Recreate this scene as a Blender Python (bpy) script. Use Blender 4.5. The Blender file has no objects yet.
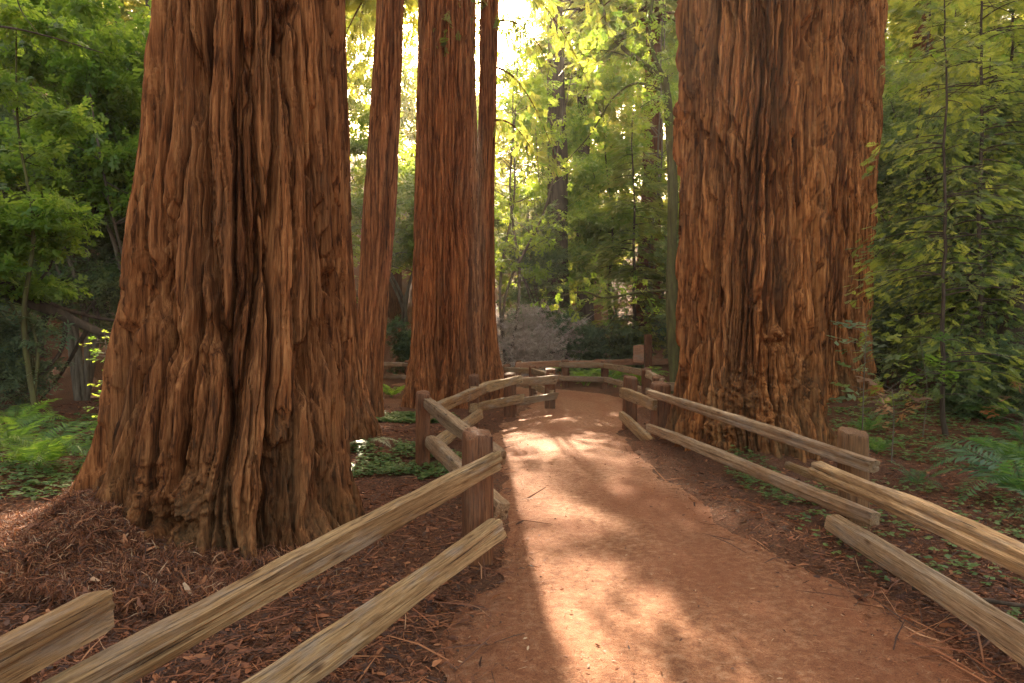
import bpy, math, random
import numpy as np
R = math.radians
sc = bpy.context.scene
COL = sc.collection

# ------------------------------------------------------------------ camera
CAM_H = 1.55
cam_d = bpy.data.cameras.new("camera")
cam = bpy.data.objects.new("camera", cam_d); COL.objects.link(cam)
cam.location = (0, 0, CAM_H)
cam.rotation_euler = (R(90 - 0.38), 0, 0)
cam_d.lens = 24.0; cam_d.sensor_width = 36.0
cam_d.clip_start = 0.05; cam_d.clip_end = 600
sc.camera = cam

# ------------------------------------------------------------------ world, sun, exposure
SUN_EL = 26.5
SUN_AZ = -2.9          # degrees from +Y towards +X
w = bpy.data.worlds.new("World"); sc.world = w; w.use_nodes = True
nt = w.node_tree; nt.nodes.clear()
sky = nt.nodes.new("ShaderNodeTexSky"); sky.sky_type = 'NISHITA'; sky.sun_disc = False
sky.sun_elevation = R(SUN_EL); sky.sun_rotation = R(SUN_AZ)
sky.dust_density = 4.0; sky.air_density = 0.7; sky.ozone_density = 0.5
bg = nt.nodes.new("ShaderNodeBackground"); bg.inputs[1].default_value = 0.15
wo = nt.nodes.new("ShaderNodeOutputWorld")
tintn = nt.nodes.new("ShaderNodeMix"); tintn.data_type = 'RGBA'; tintn.blend_type = 'MULTIPLY'; tintn.inputs[0].default_value = 1.0
tintn.inputs[7].default_value = (1.0, .85, .62, 1)      # warm tint added to the sky colour to warm its fill light
nt.links.new(sky.outputs[0], tintn.inputs[6]); nt.links.new(tintn.outputs[2], bg.inputs[0]); nt.links.new(bg.outputs[0], wo.inputs[0])
sd = bpy.data.lights.new("sun", 'SUN'); sd.energy = 5.0; sd.angle = R(0.5); sd.color = (1.0, 0.84, 0.62)
sun = bpy.data.objects.new("sun", sd); COL.objects.link(sun)
sun.rotation_euler = (R(90 - SUN_EL), 0, R(180 - SUN_AZ))   # light comes from +Y, low
sun.location = (-3, 40, 30)
sc.view_settings.view_transform = 'Standard'; sc.view_settings.look = 'None'
sc.view_settings.gamma = 1.0; sc.view_settings.exposure = 3.1
sc.view_settings.use_curve_mapping = False
cy = sc.cycles
cy.max_bounces = 6; cy.diffuse_bounces = 4; cy.glossy_bounces = 1; cy.transmission_bounces = 5
cy.transparent_max_bounces = 4; cy.volume_bounces = 0
cy.caustics_reflective = False; cy.caustics_refractive = False
cy.sample_clamp_indirect = 2.0
cy.use_denoising = True; cy.denoiser = 'OPENIMAGEDENOISE'; cy.denoising_prefilter = 'NONE'; cy.denoising_input_passes = 'RGB_ALBEDO_NORMAL'
cy.use_adaptive_sampling = False

# ------------------------------------------------------------------ numpy noise
class Noise:
    def __init__(s, seed, n=256):
        r = np.random.RandomState(seed); s.t = r.rand(n, n).astype(np.float32); s.n = n
    def __call__(s, x, y, px=None):
        """value noise; px = integer period in x"""
        x = np.asarray(x, float); y = np.asarray(y, float)
        xi = np.floor(x).astype(int); yi = np.floor(y).astype(int)
        fx = x - xi; fy = y - yi
        fx = fx*fx*(3-2*fx); fy = fy*fy*(3-2*fy)
        m = px if px else s.n
        x0 = (xi % m) % s.n; x1 = ((xi+1) % m) % s.n; y0 = yi % s.n; y1 = (yi+1) % s.n
        t = s.t
        return ((t[x0, y0]*(1-fx)+t[x1, y0]*fx)*(1-fy) + (t[x0, y1]*(1-fx)+t[x1, y1]*fx)*fy)*2-1
def fbm(nz, x, y, o=4):
    v = 0; a = .5
    for i in range(o):
        v = v + a*nz(x*2**i+17.3*i, y*2**i+5.1*i); a *= .5
    return v
def sstep(a, b, x):
    t = np.clip((x-a)/(b-a), 0, 1); return t*t*(3-2*t)

def voronoi(u, v, nu, seed, jit=.85):
    """u in cell units, periodic nu; v in cell units. returns F1,F2,cell random, dv within the cell"""
    rs = np.random.RandomState(seed); T = 128
    ju = rs.rand(nu, T); jv = rs.rand(nu, T); rr = rs.rand(nu, T)
    ui = np.floor(u).astype(int); vi = np.floor(v).astype(int)
    F1 = np.full(u.shape, 9.0); F2 = np.full(u.shape, 9.0); C = np.zeros(u.shape); DV = np.zeros(u.shape)
    for a in (-1, 0, 1):
        for b in (-1, 0, 1):
            cu = ui+a; cv = vi+b
            k = cu % nu; l = cv % T
            st = (k % 2)*.5
            du = cu+.5+(ju[k, l]-.5)*jit-u; dv = cv+.5+(jv[k, l]-.5)*jit-v+st-.25
            d = np.sqrt(du*du+dv*dv)
            near = d < F1
            F2 = np.where(near, F1, np.minimum(F2, d)); C = np.where(near, rr[k, l], C)
            DV = np.where(near, dv, DV); F1 = np.where(near, d, F1)
    return F1, F2, C, DV

# ------------------------------------------------------------------ mesh helpers
def mesh_np(name, verts, faces, mat=None, attr=None, smooth=True, tri=None):
    """faces: (n,4) int array; attr: dict name->float per vertex"""
    me = bpy.data.meshes.new(name)
    verts = np.asarray(verts, np.float32); faces = np.asarray(faces, np.int32)
    n = len(faces); k = faces.shape[1]
    me.vertices.add(len(verts)); me.vertices.foreach_set("co", verts.ravel())
    me.loops.add(n*k); me.loops.foreach_set("vertex_index", faces.ravel())
    me.polygons.add(n)
    me.polygons.foreach_set("loop_start", np.arange(0, n*k, k, dtype=np.int32))
    me.polygons.foreach_set("loop_total", np.full(n, k, dtype=np.int32))
    if smooth: me.polygons.foreach_set("use_smooth", np.ones(n, bool))
    me.update(calc_edges=True)
    for a, val in (attr or {}).items():
        at = me.attributes.new(a, 'FLOAT', 'POINT'); at.data.foreach_set("value", np.asarray(val, np.float32))
    if mat: me.materials.append(mat)
    return me
def obj(name, me, parent=None, loc=(0, 0, 0), rot=(0, 0, 0), scale=(1, 1, 1)):
    o = bpy.data.objects.new(name, me); COL.objects.link(o)
    o.parent = parent; o.location = loc; o.rotation_euler = rot; o.scale = scale
    return o
def tag(o, label=None, cat=None, group=None, kind=None):
    if label: o["label"] = label
    if cat: o["category"] = cat
    if group: o["group"] = group
    if kind: o["kind"] = kind
    return o
def empty(name, loc, rz=0, scale=1):
    o = bpy.data.objects.new(name, None); COL.objects.link(o)
    o.location = loc; o.rotation_euler = (0, 0, rz); o.scale = (scale,)*3; o.empty_display_size = .2
    return o
def copy_tree(o, parent=None):
    c = o.copy(); COL.objects.link(c); c.parent = parent
    for ch in list(o.children): copy_tree(ch, c)
    return c
def tube(pts, rads, ns=8, nz=None, amp=0.0):
    """polyline tube -> verts, faces"""
    P = np.array(pts, float); n = len(P); rads = np.asarray(rads, float)
    T = np.gradient(P, axis=0); T /= np.linalg.norm(T, axis=1)[:, None]+1e-9
    ref = np.array([0, 0, 1.]) if abs(T[0][2]) < .9 else np.array([1., 0, 0])
    V = []
    for i in range(n):
        a = np.cross(T[i], ref); a /= np.linalg.norm(a)+1e-9; b = np.cross(T[i], a)
        th = np.arange(ns)/ns*2*np.pi
        r = rads[i]*(1+(amp*nz(th*1.3+3, np.full(ns, i*.7)) if nz else 0))
        V.append(P[i]+(np.cos(th)*r)[:, None]*a+(np.sin(th)*r)[:, None]*b)
    V = np.concatenate(V)
    i = np.arange(n-1)[:, None]; j = np.arange(ns)[None]
    F = np.stack([i*ns+j, i*ns+(j+1) % ns, (i+1)*ns+(j+1) % ns, (i+1)*ns+j], -1).reshape(-1, 4)
    return V, F
def join(parts):
    Vs = []; Fs = []; o = 0
    for V, F in parts:
        Vs.append(V); Fs.append(F+o); o += len(V)
    return np.concatenate(Vs), np.concatenate(Fs)
def spline(pts, n):
    """Catmull-Rom through pts (any dims)"""
    P = np.array(pts, float); P = np.vstack([2*P[0]-P[1], P, 2*P[-1]-P[-2]])
    m = len(P)-3; t = np.linspace(0, m-1e-6, n); k = t.astype(int); f = (t-k)[:, None]
    p0, p1, p2, p3 = P[k], P[k+1], P[k+2], P[k+3]
    return .5*((2*p1)+(-p0+p2)*f+(2*p0-5*p1+4*p2-p3)*f**2+(-p0+3*p1-3*p2+p3)*f**3)

# ------------------------------------------------------------------ materials
def newmat(name):
    m = bpy.data.materials.new(name); m.use_nodes = True
    t = m.node_tree; t.nodes.clear()
    return m, t
def N(t, typ, **kw):
    n = t.nodes.new(typ)
    for k, v in kw.items():
        if k.startswith('i_'): n.inputs[k[2:].replace('_', ' ')].default_value = v
        else: setattr(n, k, v)
    return n
def ramp(t, fac, stops):
    r = t.nodes.new("ShaderNodeValToRGB"); e = r.color_ramp.elements
    while len(e) < len(stops): e.new(.5)
    for i, (p, c) in enumerate(stops):
        e[i].position = p; e[i].color = (*c, 1) if len(c) == 3 else c
    t.links.new(fac, r.inputs[0]); return r.outputs[0]
def coords(t, scale, kind='Object'):
    tc = t.nodes.new("ShaderNodeTexCoord"); mp = t.nodes.new("ShaderNodeMapping")
    mp.inputs['Scale'].default_value = scale
    t.links.new(tc.outputs[kind], mp.inputs[0]); return mp.outputs[0]
def noise(t, vec, scale, detail=6, rough=.6, dist=0):
    n = N(t, "ShaderNodeTexNoise"); n.inputs['Scale'].default_value = scale
    n.inputs['Detail'].default_value = detail; n.inputs['Roughness'].default_value = rough
    n.inputs['Distortion'].default_value = dist
    t.links.new(vec, n.inputs['Vector']); return n.outputs[0]
def mix(t, fac, a, b, mode='MIX'):
    m = t.nodes.new("ShaderNodeMix"); m.data_type = 'RGBA'; m.blend_type = mode
    for s, v in ((0, fac), (6, a), (7, b)):
        if hasattr(v, 'is_linked') or hasattr(v, 'links'): t.links.new(v, m.inputs[s])
        else: m.inputs[s].default_value = v if s == 0 else (*v, 1)
    return m.outputs[2]
def principled(t, col, rough=.9, bump=None, strength=.5, dist=.01, spec=.15):
    p = N(t, "ShaderNodeBsdfPrincipled"); p.inputs['Roughness'].default_value = rough
    p.inputs['Specular IOR Level'].default_value = spec
    if hasattr(col, 'links'): t.links.new(col, p.inputs['Base Color'])
    else: p.inputs['Base Color'].default_value = (*col, 1)
    if bump is not None:
        b = N(t, "ShaderNodeBump"); b.inputs['Strength'].default_value = strength; b.inputs['Distance'].default_value = dist
        t.links.new(bump, b.inputs['Height']); t.links.new(b.outputs[0], p.inputs['Normal'])
    o = N(t, "ShaderNodeOutputMaterial"); t.links.new(p.outputs[0], o.inputs[0]); return p

def bark_mat(name, c_dark, c_mid, c_light, moss=0.0, mossz=(0.0, 1.2)):
    m, t = newmat(name)
    fib = noise(t, coords(t, (28, 28, 1.6)), 1.0, 8, .65, .3)
    fib2 = noise(t, coords(t, (90, 90, 6)), 1.0, 4, .6)
    big = noise(t, coords(t, (2.2, 2.2, .7)), 1.0, 4, .6)
    at = N(t, "ShaderNodeAttribute", attribute_name="tint")
    c = ramp(t, fib, [(.36, c_dark), (.5, c_mid), (.66, c_light)])
    c2 = ramp(t, at.outputs['Fac'], [(.1, (.50, .46, .45)), (.5, (1, 1, 1)), (.9, (1.35, 1.32, 1.3))])
    c = mix(t, 1.0, c, c2, 'MULTIPLY')
    grey = ramp(t, big, [(.48, (0, 0, 0)), (.72, (1, 1, 1))])
    g = N(t, "ShaderNodeMath", operation='MULTIPLY'); t.links.new(grey, g.inputs[0]); g.inputs[1].default_value = .30
    c = mix(t, g.outputs[0], c, (.125, .072, .038))
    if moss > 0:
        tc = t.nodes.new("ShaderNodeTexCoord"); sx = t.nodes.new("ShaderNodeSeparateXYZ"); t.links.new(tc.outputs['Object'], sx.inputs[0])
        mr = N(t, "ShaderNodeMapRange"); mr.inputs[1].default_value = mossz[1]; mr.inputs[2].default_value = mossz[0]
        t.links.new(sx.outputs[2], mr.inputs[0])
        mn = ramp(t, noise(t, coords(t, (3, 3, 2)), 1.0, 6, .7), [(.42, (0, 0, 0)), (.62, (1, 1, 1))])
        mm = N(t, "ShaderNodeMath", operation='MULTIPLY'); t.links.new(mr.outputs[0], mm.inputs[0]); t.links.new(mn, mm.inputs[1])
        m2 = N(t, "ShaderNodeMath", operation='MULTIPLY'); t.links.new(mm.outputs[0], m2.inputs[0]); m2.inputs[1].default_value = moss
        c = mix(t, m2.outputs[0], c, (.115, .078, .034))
    add = N(t, "ShaderNodeMath", operation='ADD'); t.links.new(fib, add.inputs[0])
    h2 = N(t, "ShaderNodeMath", operation='MULTIPLY'); t.links.new(fib2, h2.inputs[0]); h2.inputs[1].default_value = .35
    t.links.new(h2.outputs[0], add.inputs[1])
    principled(t, c, .92, add.outputs[0], 1.0, .032, .10)
    return m
M = {}
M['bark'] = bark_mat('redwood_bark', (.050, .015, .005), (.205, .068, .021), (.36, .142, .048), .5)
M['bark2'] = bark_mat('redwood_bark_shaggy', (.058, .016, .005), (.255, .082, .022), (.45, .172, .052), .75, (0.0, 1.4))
M['bark3'] = bark_mat('redwood_bark_far', (.060, .018, .007), (.225, .074, .023), (.36, .140, .048), .2)
def simple_bark(name, a, b, sc_=(12, 12, 2)):
    m, t = newmat(name); n = noise(t, coords(t, sc_), 1.0, 6, .65)
    principled(t, ramp(t, n, [(.3, a), (.7, b)]), .9, n, .8, .02); return m
M['dark_bark'] = simple_bark('dark_bark', (.035, .022, .014), (.11, .07, .045))
M['grey_bark'] = simple_bark('grey_bark', (.08, .055, .036), (.20, .150, .100))
M['moss_bark'] = simple_bark('mossy_bark', (.06, .042, .02), (.13, .12, .035))
M['pink_twig'] = simple_bark('pale_twigs', (.30, .21, .17), (.50, .38, .32), (20, 20, 20))

def leaf_mat(name, stops, trans, tfac=.5, rough=.45):
    """stops: ramp of leaf colours by per-spray tint; trans: matching ramp for light coming through"""
    m, t = newmat(name)
    at = N(t, "ShaderNodeAttribute", attribute_name="tint")
    oi = N(t, "ShaderNodeObjectInfo")
    mr = N(t, "ShaderNodeMath", operation='MULTIPLY_ADD'); t.links.new(oi.outputs['Random'], mr.inputs[0])
    mr.inputs[1].default_value = .30; t.links.new(at.outputs['Fac'], mr.inputs[2])
    sb = N(t, "ShaderNodeMath", operation='SUBTRACT'); t.links.new(mr.outputs[0], sb.inputs[0]); sb.inputs[1].default_value = .15
    c = ramp(t, sb.outputs[0], stops); tr = ramp(t, sb.outputs[0], trans)
    p = N(t, "ShaderNodeBsdfPrincipled"); p.inputs['Roughness'].default_value = rough; p.inputs['Specular IOR Level'].default_value = .35
    t.links.new(c, p.inputs['Base Color'])
    tb = N(t, "ShaderNodeBsdfTranslucent"); t.links.new(tr, tb.inputs[0])
    mx = N(t, "ShaderNodeMixShader"); mx.inputs[0].default_value = tfac
    t.links.new(p.outputs[0], mx.inputs[1]); t.links.new(tb.outputs[0], mx.inputs[2])
    o = N(t, "ShaderNodeOutputMaterial"); t.links.new(mx.outputs[0], o.inputs[0]); return m
M['leaf_conifer'] = leaf_mat('conifer_needles', [(0, (.035, .065, .022)), (.5, (.075, .115, .024)), (1, (.14, .17, .030))],
                             [(0, (.16, .26, .04)), (.5, (.46, .48, .06)), (1, (.72, .66, .10))], .55)
M['leaf_bright'] = leaf_mat('bright_broad_leaves', [(0, (.07, .13, .02)), (.5, (.13, .20, .03)), (1, (.20, .26, .04))],
                            [(0, (.22, .36, .03)), (.5, (.42, .55, .05)), (1, (.65, .66, .08))], .55)
M['leaf_bay'] = leaf_mat('bay_leaves', [(0, (.045, .075, .035)), (.5, (.085, .125, .05)), (1, (.13, .165, .06))],
                         [(0, (.14, .20, .05)), (.5, (.28, .34, .07)), (1, (.50, .50, .10))], .45)
M['leaf_teal'] = leaf_mat('blue_green_leaves', [(0, (.05, .08, .045)), (.5, (.08, .12, .065)), (1, (.12, .16, .075))],
                          [(0, (.10, .17, .05)), (.5, (.18, .26, .07)), (1, (.40, .44, .08))], .4)
M['fern'] = leaf_mat('fern_frond', [(0, (.06, .12, .02)), (.5, (.10, .18, .03)), (1, (.17, .24, .04))],
                     [(0, (.20, .36, .03)), (.5, (.36, .56, .05)), (1, (.60, .68, .07))], .55)
M['fern_dark'] = leaf_mat('dark_green_fern_frond', [(0, (.035, .08, .03)), (.5, (.06, .12, .035)), (1, (.10, .16, .04))], [(0, (.10, .22, .04)), (.5, (.18, .34, .05)), (1, (.32, .46, .06))], .45)  # darker green-teal fronds for the right-hand ferns
M['fern_pale'] = leaf_mat('pale_dry_frond', [(0, (.42, .40, .20)), (.5, (.52, .48, .25)), (1, (.60, .54, .30))],
                          [(0, (.45, .42, .20)), (.5, (.5, .45, .22)), (1, (.6, .5, .25))], .4)
M['leaf_brown'] = leaf_mat('dry_leaves', [(0, (.16, .07, .03)), (.5, (.30, .13, .05)), (1, (.42, .22, .08))],
                           [(0, (.25, .10, .03)), (.5, (.4, .16, .04)), (1, (.5, .25, .06))], .35)
M['leaf_ash'] = leaf_mat('ashen_leaves', [(0, (.34, .24, .19)), (.5, (.48, .36, .29)), (1, (.60, .47, .38))], [(0, (.25, .18, .12)), (1, (.45, .35, .25))], .3)
M['clover'] = leaf_mat('clover_leaves', [(0, (.06, .11, .03)), (.5, (.10, .16, .04)), (1, (.16, .20, .05))],
                       [(0, (.10, .2, .03)), (.5, (.18, .3, .05)), (1, (.3, .4, .06))], .35)
M['litter'] = leaf_mat('needle_litter', [(0, (.055, .024, .013)), (.35, (.17, .060, .026)), (.65, (.30, .095, .034)), (.86, (.42, .16, .060)), (1, (.52, .33, .18))],
                       [(0, (.14, .045, .02)), (.5, (.3, .1, .035)), (1, (.4, .2, .08))], .2, .7)

def ground_mat():
    m, t = newmat('forest_soil')
    v = coords(t, (1, 1, 1))
    a = noise(t, v, 60, 6, .7); b = noise(t, v, 1.1, 5, .6); c3 = noise(t, v, 14, 5, .7, .6)
    c = ramp(t, a, [(.3, (.035, .015, .008)), (.5, (.15, .058, .028)), (.72, (.30, .135, .065))])
    c = mix(t, ramp(t, b, [(.45, (0, 0, 0)), (.7, (.6, .6, .6))]), c, (.10, .055, .03))
    hb = N(t, "ShaderNodeMath", operation='ADD'); t.links.new(a, hb.inputs[0]); t.links.new(c3, hb.inputs[1])
    principled(t, c, .95, hb.outputs[0], 1.0, .03, .1); return m
def path_mat():
    m, t = newmat('packed_earth')
    v = coords(t, (1, 1, 1))
    fine = noise(t, v, 140, 5, .75); med = noise(t, v, 16, 8, .75, .2); big = noise(t, coords(t, (1, .45, 1)), 1.1, 5, .6, .6)
    c = ramp(t, med, [(.32, (.17, .060, .024)), (.5, (.32, .130, .055)), (.68, (.46, .245, .130))])
    c = mix(t, ramp(t, big, [(.42, (0, 0, 0)), (.62, (.75, .75, .75))]), c, (.27, .092, .036))
    sp = ramp(t, fine, [(.33, (.45, .38, .35)), (.5, (1, 1, 1)), (.7, (1.25, 1.22, 1.2))])
    c = mix(t, 1.0, c, sp, 'MULTIPLY')
    vo = N(t, "ShaderNodeTexVoronoi"); vo.inputs['Scale'].default_value = 38; t.links.new(v, vo.inputs['Vector'])
    peb = ramp(t, vo.outputs['Distance'], [(.05, (1, 1, 1)), (.35, (0, 0, 0))])
    hb = N(t, "ShaderNodeMath", operation='ADD'); t.links.new(fine, hb.inputs[0]); t.links.new(med, hb.inputs[1])
    h2 = N(t, "ShaderNodeMath", operation='MULTIPLY_ADD'); t.links.new(peb, h2.inputs[0]); h2.inputs[1].default_value = .25; t.links.new(hb.outputs[0], h2.inputs[2])
    principled(t, c, .9, h2.outputs[0], .9, .02, .2); return m
def wood_mat(name, a, b, c_, stain, bumpd=.006, grey=.55):
    m, t = newmat(name)
    oi = N(t, "ShaderNodeObjectInfo")
    tc = t.nodes.new("ShaderNodeTexCoord"); ad = N(t, "ShaderNodeVectorMath", operation='ADD')
    cx = N(t, "ShaderNodeMath", operation='MULTIPLY'); t.links.new(oi.outputs['Random'], cx.inputs[0]); cx.inputs[1].default_value = 40
    t.links.new(tc.outputs['Object'], ad.inputs[0]); t.links.new(cx.outputs[0], ad.inputs[1])
    def co(s):
        mp = t.nodes.new("ShaderNodeMapping"); mp.inputs['Scale'].default_value = s; t.links.new(ad.outputs[0], mp.inputs[0]); return mp.outputs[0]
    grain = noise(t, co((2.6, 75, 75)), 1.0, 8, .7, .7); crack = noise(t, co((1.1, 60, 60)), 1.0, 6, .6, .35); big = noise(t, co((1.6, 5, 5)), 1.0, 5, .65)
    c = ramp(t, grain, [(.3, a), (.5, b), (.72, c_)])
    c = mix(t, ramp(t, big, [(.42, (0, 0, 0)), (.68, (.8, .8, .8))]), c, stain)
    ck = ramp(t, crack, [(.33, (.22, .18, .15)), (.41, (1, 1, 1))])
    c = mix(t, 1.0, c, ck, 'MULTIPLY')
    wx = ramp(t, noise(t, co((2.2, 9, 9)), 1.0, 6, .7), [(.50, (0, 0, 0)), (.64, (grey, grey, grey))])
    c = mix(t, wx, c, (.25, .20, .155))                      # silvered grey patches
    kn = N(t, "ShaderNodeTexVoronoi"); kn.inputs['Scale'].default_value = 1.0; t.links.new(co((2.6, 9, 9)), kn.inputs['Vector'])
    c = mix(t, 1.0, c, ramp(t, kn.outputs['Distance'], [(.05, (.30, .22, .16)), (.13, (.75, .68, .6)), (.17, (1, 1, 1))]), 'MULTIPLY')
    fz = ramp(t, noise(t, co((9, 160, 160)), 1.0, 5, .7), [(.36, (.62, .58, .55)), (.5, (1, 1, 1)), (.66, (1.22, 1.2, 1.18))])
    c = mix(t, 1.0, c, fz, 'MULTIPLY')
    rv = ramp(t, oi.outputs['Random'], [(0, (.82, .80, .78)), (1, (1.12, 1.1, 1.08))])
    c = mix(t, 1.0, c, rv, 'MULTIPLY')
    hb = N(t, "ShaderNodeMath", operation='ADD'); t.links.new(grain, hb.inputs[0])
    h2 = N(t, "ShaderNodeRGBToBW"); t.links.new(ck, h2.inputs[0]); t.links.new(h2.outputs[0], hb.inputs[1])
    principled(t, c, .8, hb.outputs[0], .8, bumpd, .25); return m
M['soil'] = ground_mat(); M['path'] = path_mat()
M['post_tan'] = wood_mat('post_tan', (.065, .026, .010), (.17, .075, .027), (.28, .145, .058), (.11, .050, .018), grey=.15)
M['rail'] = wood_mat('weathered_rail', (.11, .055, .020), (.31, .180, .075), (.48, .325, .160), (.20, .105, .040))
M['rail_grey'] = wood_mat('greyed_rail', (.12, .066, .032), (.30, .185, .095), (.45, .32, .190), (.21, .105, .045))
M['post'] = wood_mat('post_wood', (.055, .018, .007), (.17, .060, .021), (.27, .110, .042), (.095, .038, .016), grey=.12)
M['rail_red'] = wood_mat('redwood_board', (.22, .09, .04), (.40, .18, .09), (.5, .26, .14), (.3, .14, .07))
m, t = newmat('dark_iron'); principled(t, (.03, .028, .026), .5); M['iron'] = m

# ------------------------------------------------------------------ terrain
cl = spline([(1.2, -7, 1.6), (1.1, -3, 1.6), (1.0, 0, 1.45), (.94, 3.1, 1.22), (.91, 4.74, .93), (.80, 7, .87), (.74, 10.3, .93), (1.1, 13, 1.05),
             (1.7, 15.5, 1.15), (1.55, 17.8, 1.05), (.5, 19.6, 1.0), (-1.5, 21, 1.0), (-4.5, 22.3, 1.0), (-9, 24, 1.0), (-16, 25, 1.0)], 400)
def path_sd(x, y):
    """signed distance outside the path edge (negative inside)"""
    x = np.asarray(x, float); y = np.asarray(y, float); best = np.full(x.shape, 1e3)
    near = (y < 30) & (x > -20) & (x < 8)
    xx = x[near]; yy = y[near]; b = np.full(xx.shape, 1e3)
    for i in range(0, 400, 3):
        b = np.minimum(b, np.hypot(xx-cl[i, 0], yy-cl[i, 1])-cl[i, 2])
    best[near] = b
    return best
nzA = Noise(3); nzB = Noise(8); nzC = Noise(15)
T1 = (-2.17, 5.45); T4 = (3.09, 8.9)
def terrain(x, y, sd=None):
    x = np.asarray(x, float); y = np.asarray(y, float)
    if sd is None: sd = path_sd(x, y)
    h = .05*fbm(nzA, x*.6, y*.6)+.035*fbm(nzB, x*2.3, y*2.3, 3)
    h = h+.22*fbm(nzC, x*.12+5, y*.12+3, 3)*sstep(12, 25, np.hypot(x, y))
    off = sstep(-.12, .35, sd)
    h = h*off - .015*(1-off) + .035*off
    h += .012*fbm(nzB, x*9, y*9, 3)*off
    # litter heaped against the trunks
    d = np.hypot(x-T1[0], y-T1[1]); ang = np.arctan2(y-T1[1], x-T1[0])
    side = .04+.96*np.exp(-(np.angle(np.exp(1j*(ang-R(228))))/.62)**2)
    h += .36*np.exp(-((np.maximum(d-1.1, 0))/.5)**1.5)*side*off*(1+.8*fbm(nzA, x*3, y*3, 3))
    d = np.hypot(x-T4[0], y-T4[1]); h += .16*np.exp(-((np.maximum(d-.95, 0))/.5)**2)*off
    d = np.hypot(x+2.6, y-9.4); h += .28*np.exp(-(d/1.3)**2)*off
    # slopes each side
    a = np.maximum(0, -x*.8+y*.42-15.0); h += .78*a*a/(a+3.0)
    b = np.maximum(0, x*.8+y*.28-11.5); h += .50*b*b/(b+5.0)
    h += .35*sstep(3.6, 6.5, x)*sstep(8, 14, y)
    h += .15*sstep(-3.0, -6.5, x)
    return np.where(h > 8, 8+28*np.tanh((h-8)/28), h)
def ground_z(x, y):
    sd_ = path_sd(x, y); return np.where(sd_ < .22, np.maximum(terrain(x, y, sd_), .010+.012*fbm(nzA, x*1.4, y*1.4, 4)), terrain(x, y, sd_))
def th(x, y): return float(terrain(np.array([x]), np.array([y]))[0])
s = np.linspace(-1, 1, 560); gx = 1.0+ 3.2*np.sinh(s*4.2)*.85
s = np.linspace(-1.25, 1.75, 620); gy = 4.5 + 3.4*np.sinh(s*2.62)/1.0*.72
gx = np.clip(gx, -120, 120)
X, Y = np.meshgrid(gx, gy, indexing='ij')
Z = terrain(X, Y)
ni, nj = X.shape
I = np.arange(ni-1)[:, None]; J = np.arange(nj-1)[None]
F = np.stack([I*nj+J, (I+1)*nj+J, (I+1)*nj+J+1, I*nj+J+1], -1).reshape(-1, 4)
g = obj('forest_floor', mesh_np('forest_floor', np.stack([X, Y, Z], -1).reshape(-1, 3), F, M['soil'])); tag(g, kind='structure')
# path sheet
n = 520; C = spline(cl, n); Tn = np.gradient(C[:, :2], axis=0); Tn /= np.linalg.norm(Tn, axis=1)[:, None]
Nn = np.stack([Tn[:, 1], -Tn[:, 0]], 1); q = np.linspace(-1, 1, 70)
wv = C[:, 2][:, None]+.10
edge = (np.abs(q)[None]**3)*.30*fbm(nzB, C[:, 1][:, None]*1.6+np.sign(q)[None]*9, np.zeros((n, 70)), 4)
PX = C[:, 0][:, None]+Nn[:, 0][:, None]*q[None]*(wv+edge); PY = C[:, 1][:, None]+Nn[:, 1][:, None]*q[None]*(wv+edge)
PZ = .006+.012*fbm(nzA, PX*1.4, PY*1.4, 4)+.006*fbm(nzC, PX*11, PY*11, 3)
I = np.arange(n-1)[:, None]; J = np.arange(69)[None]
F = np.stack([I*70+J, I*70+J+1, (I+1)*70+J+1, (I+1)*70+J], -1).reshape(-1, 4)
tag(obj('footpath', mesh_np('footpath', np.stack([PX, PY, PZ], -1).reshape(-1, 3), F, M['path'])), kind='structure')

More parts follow.
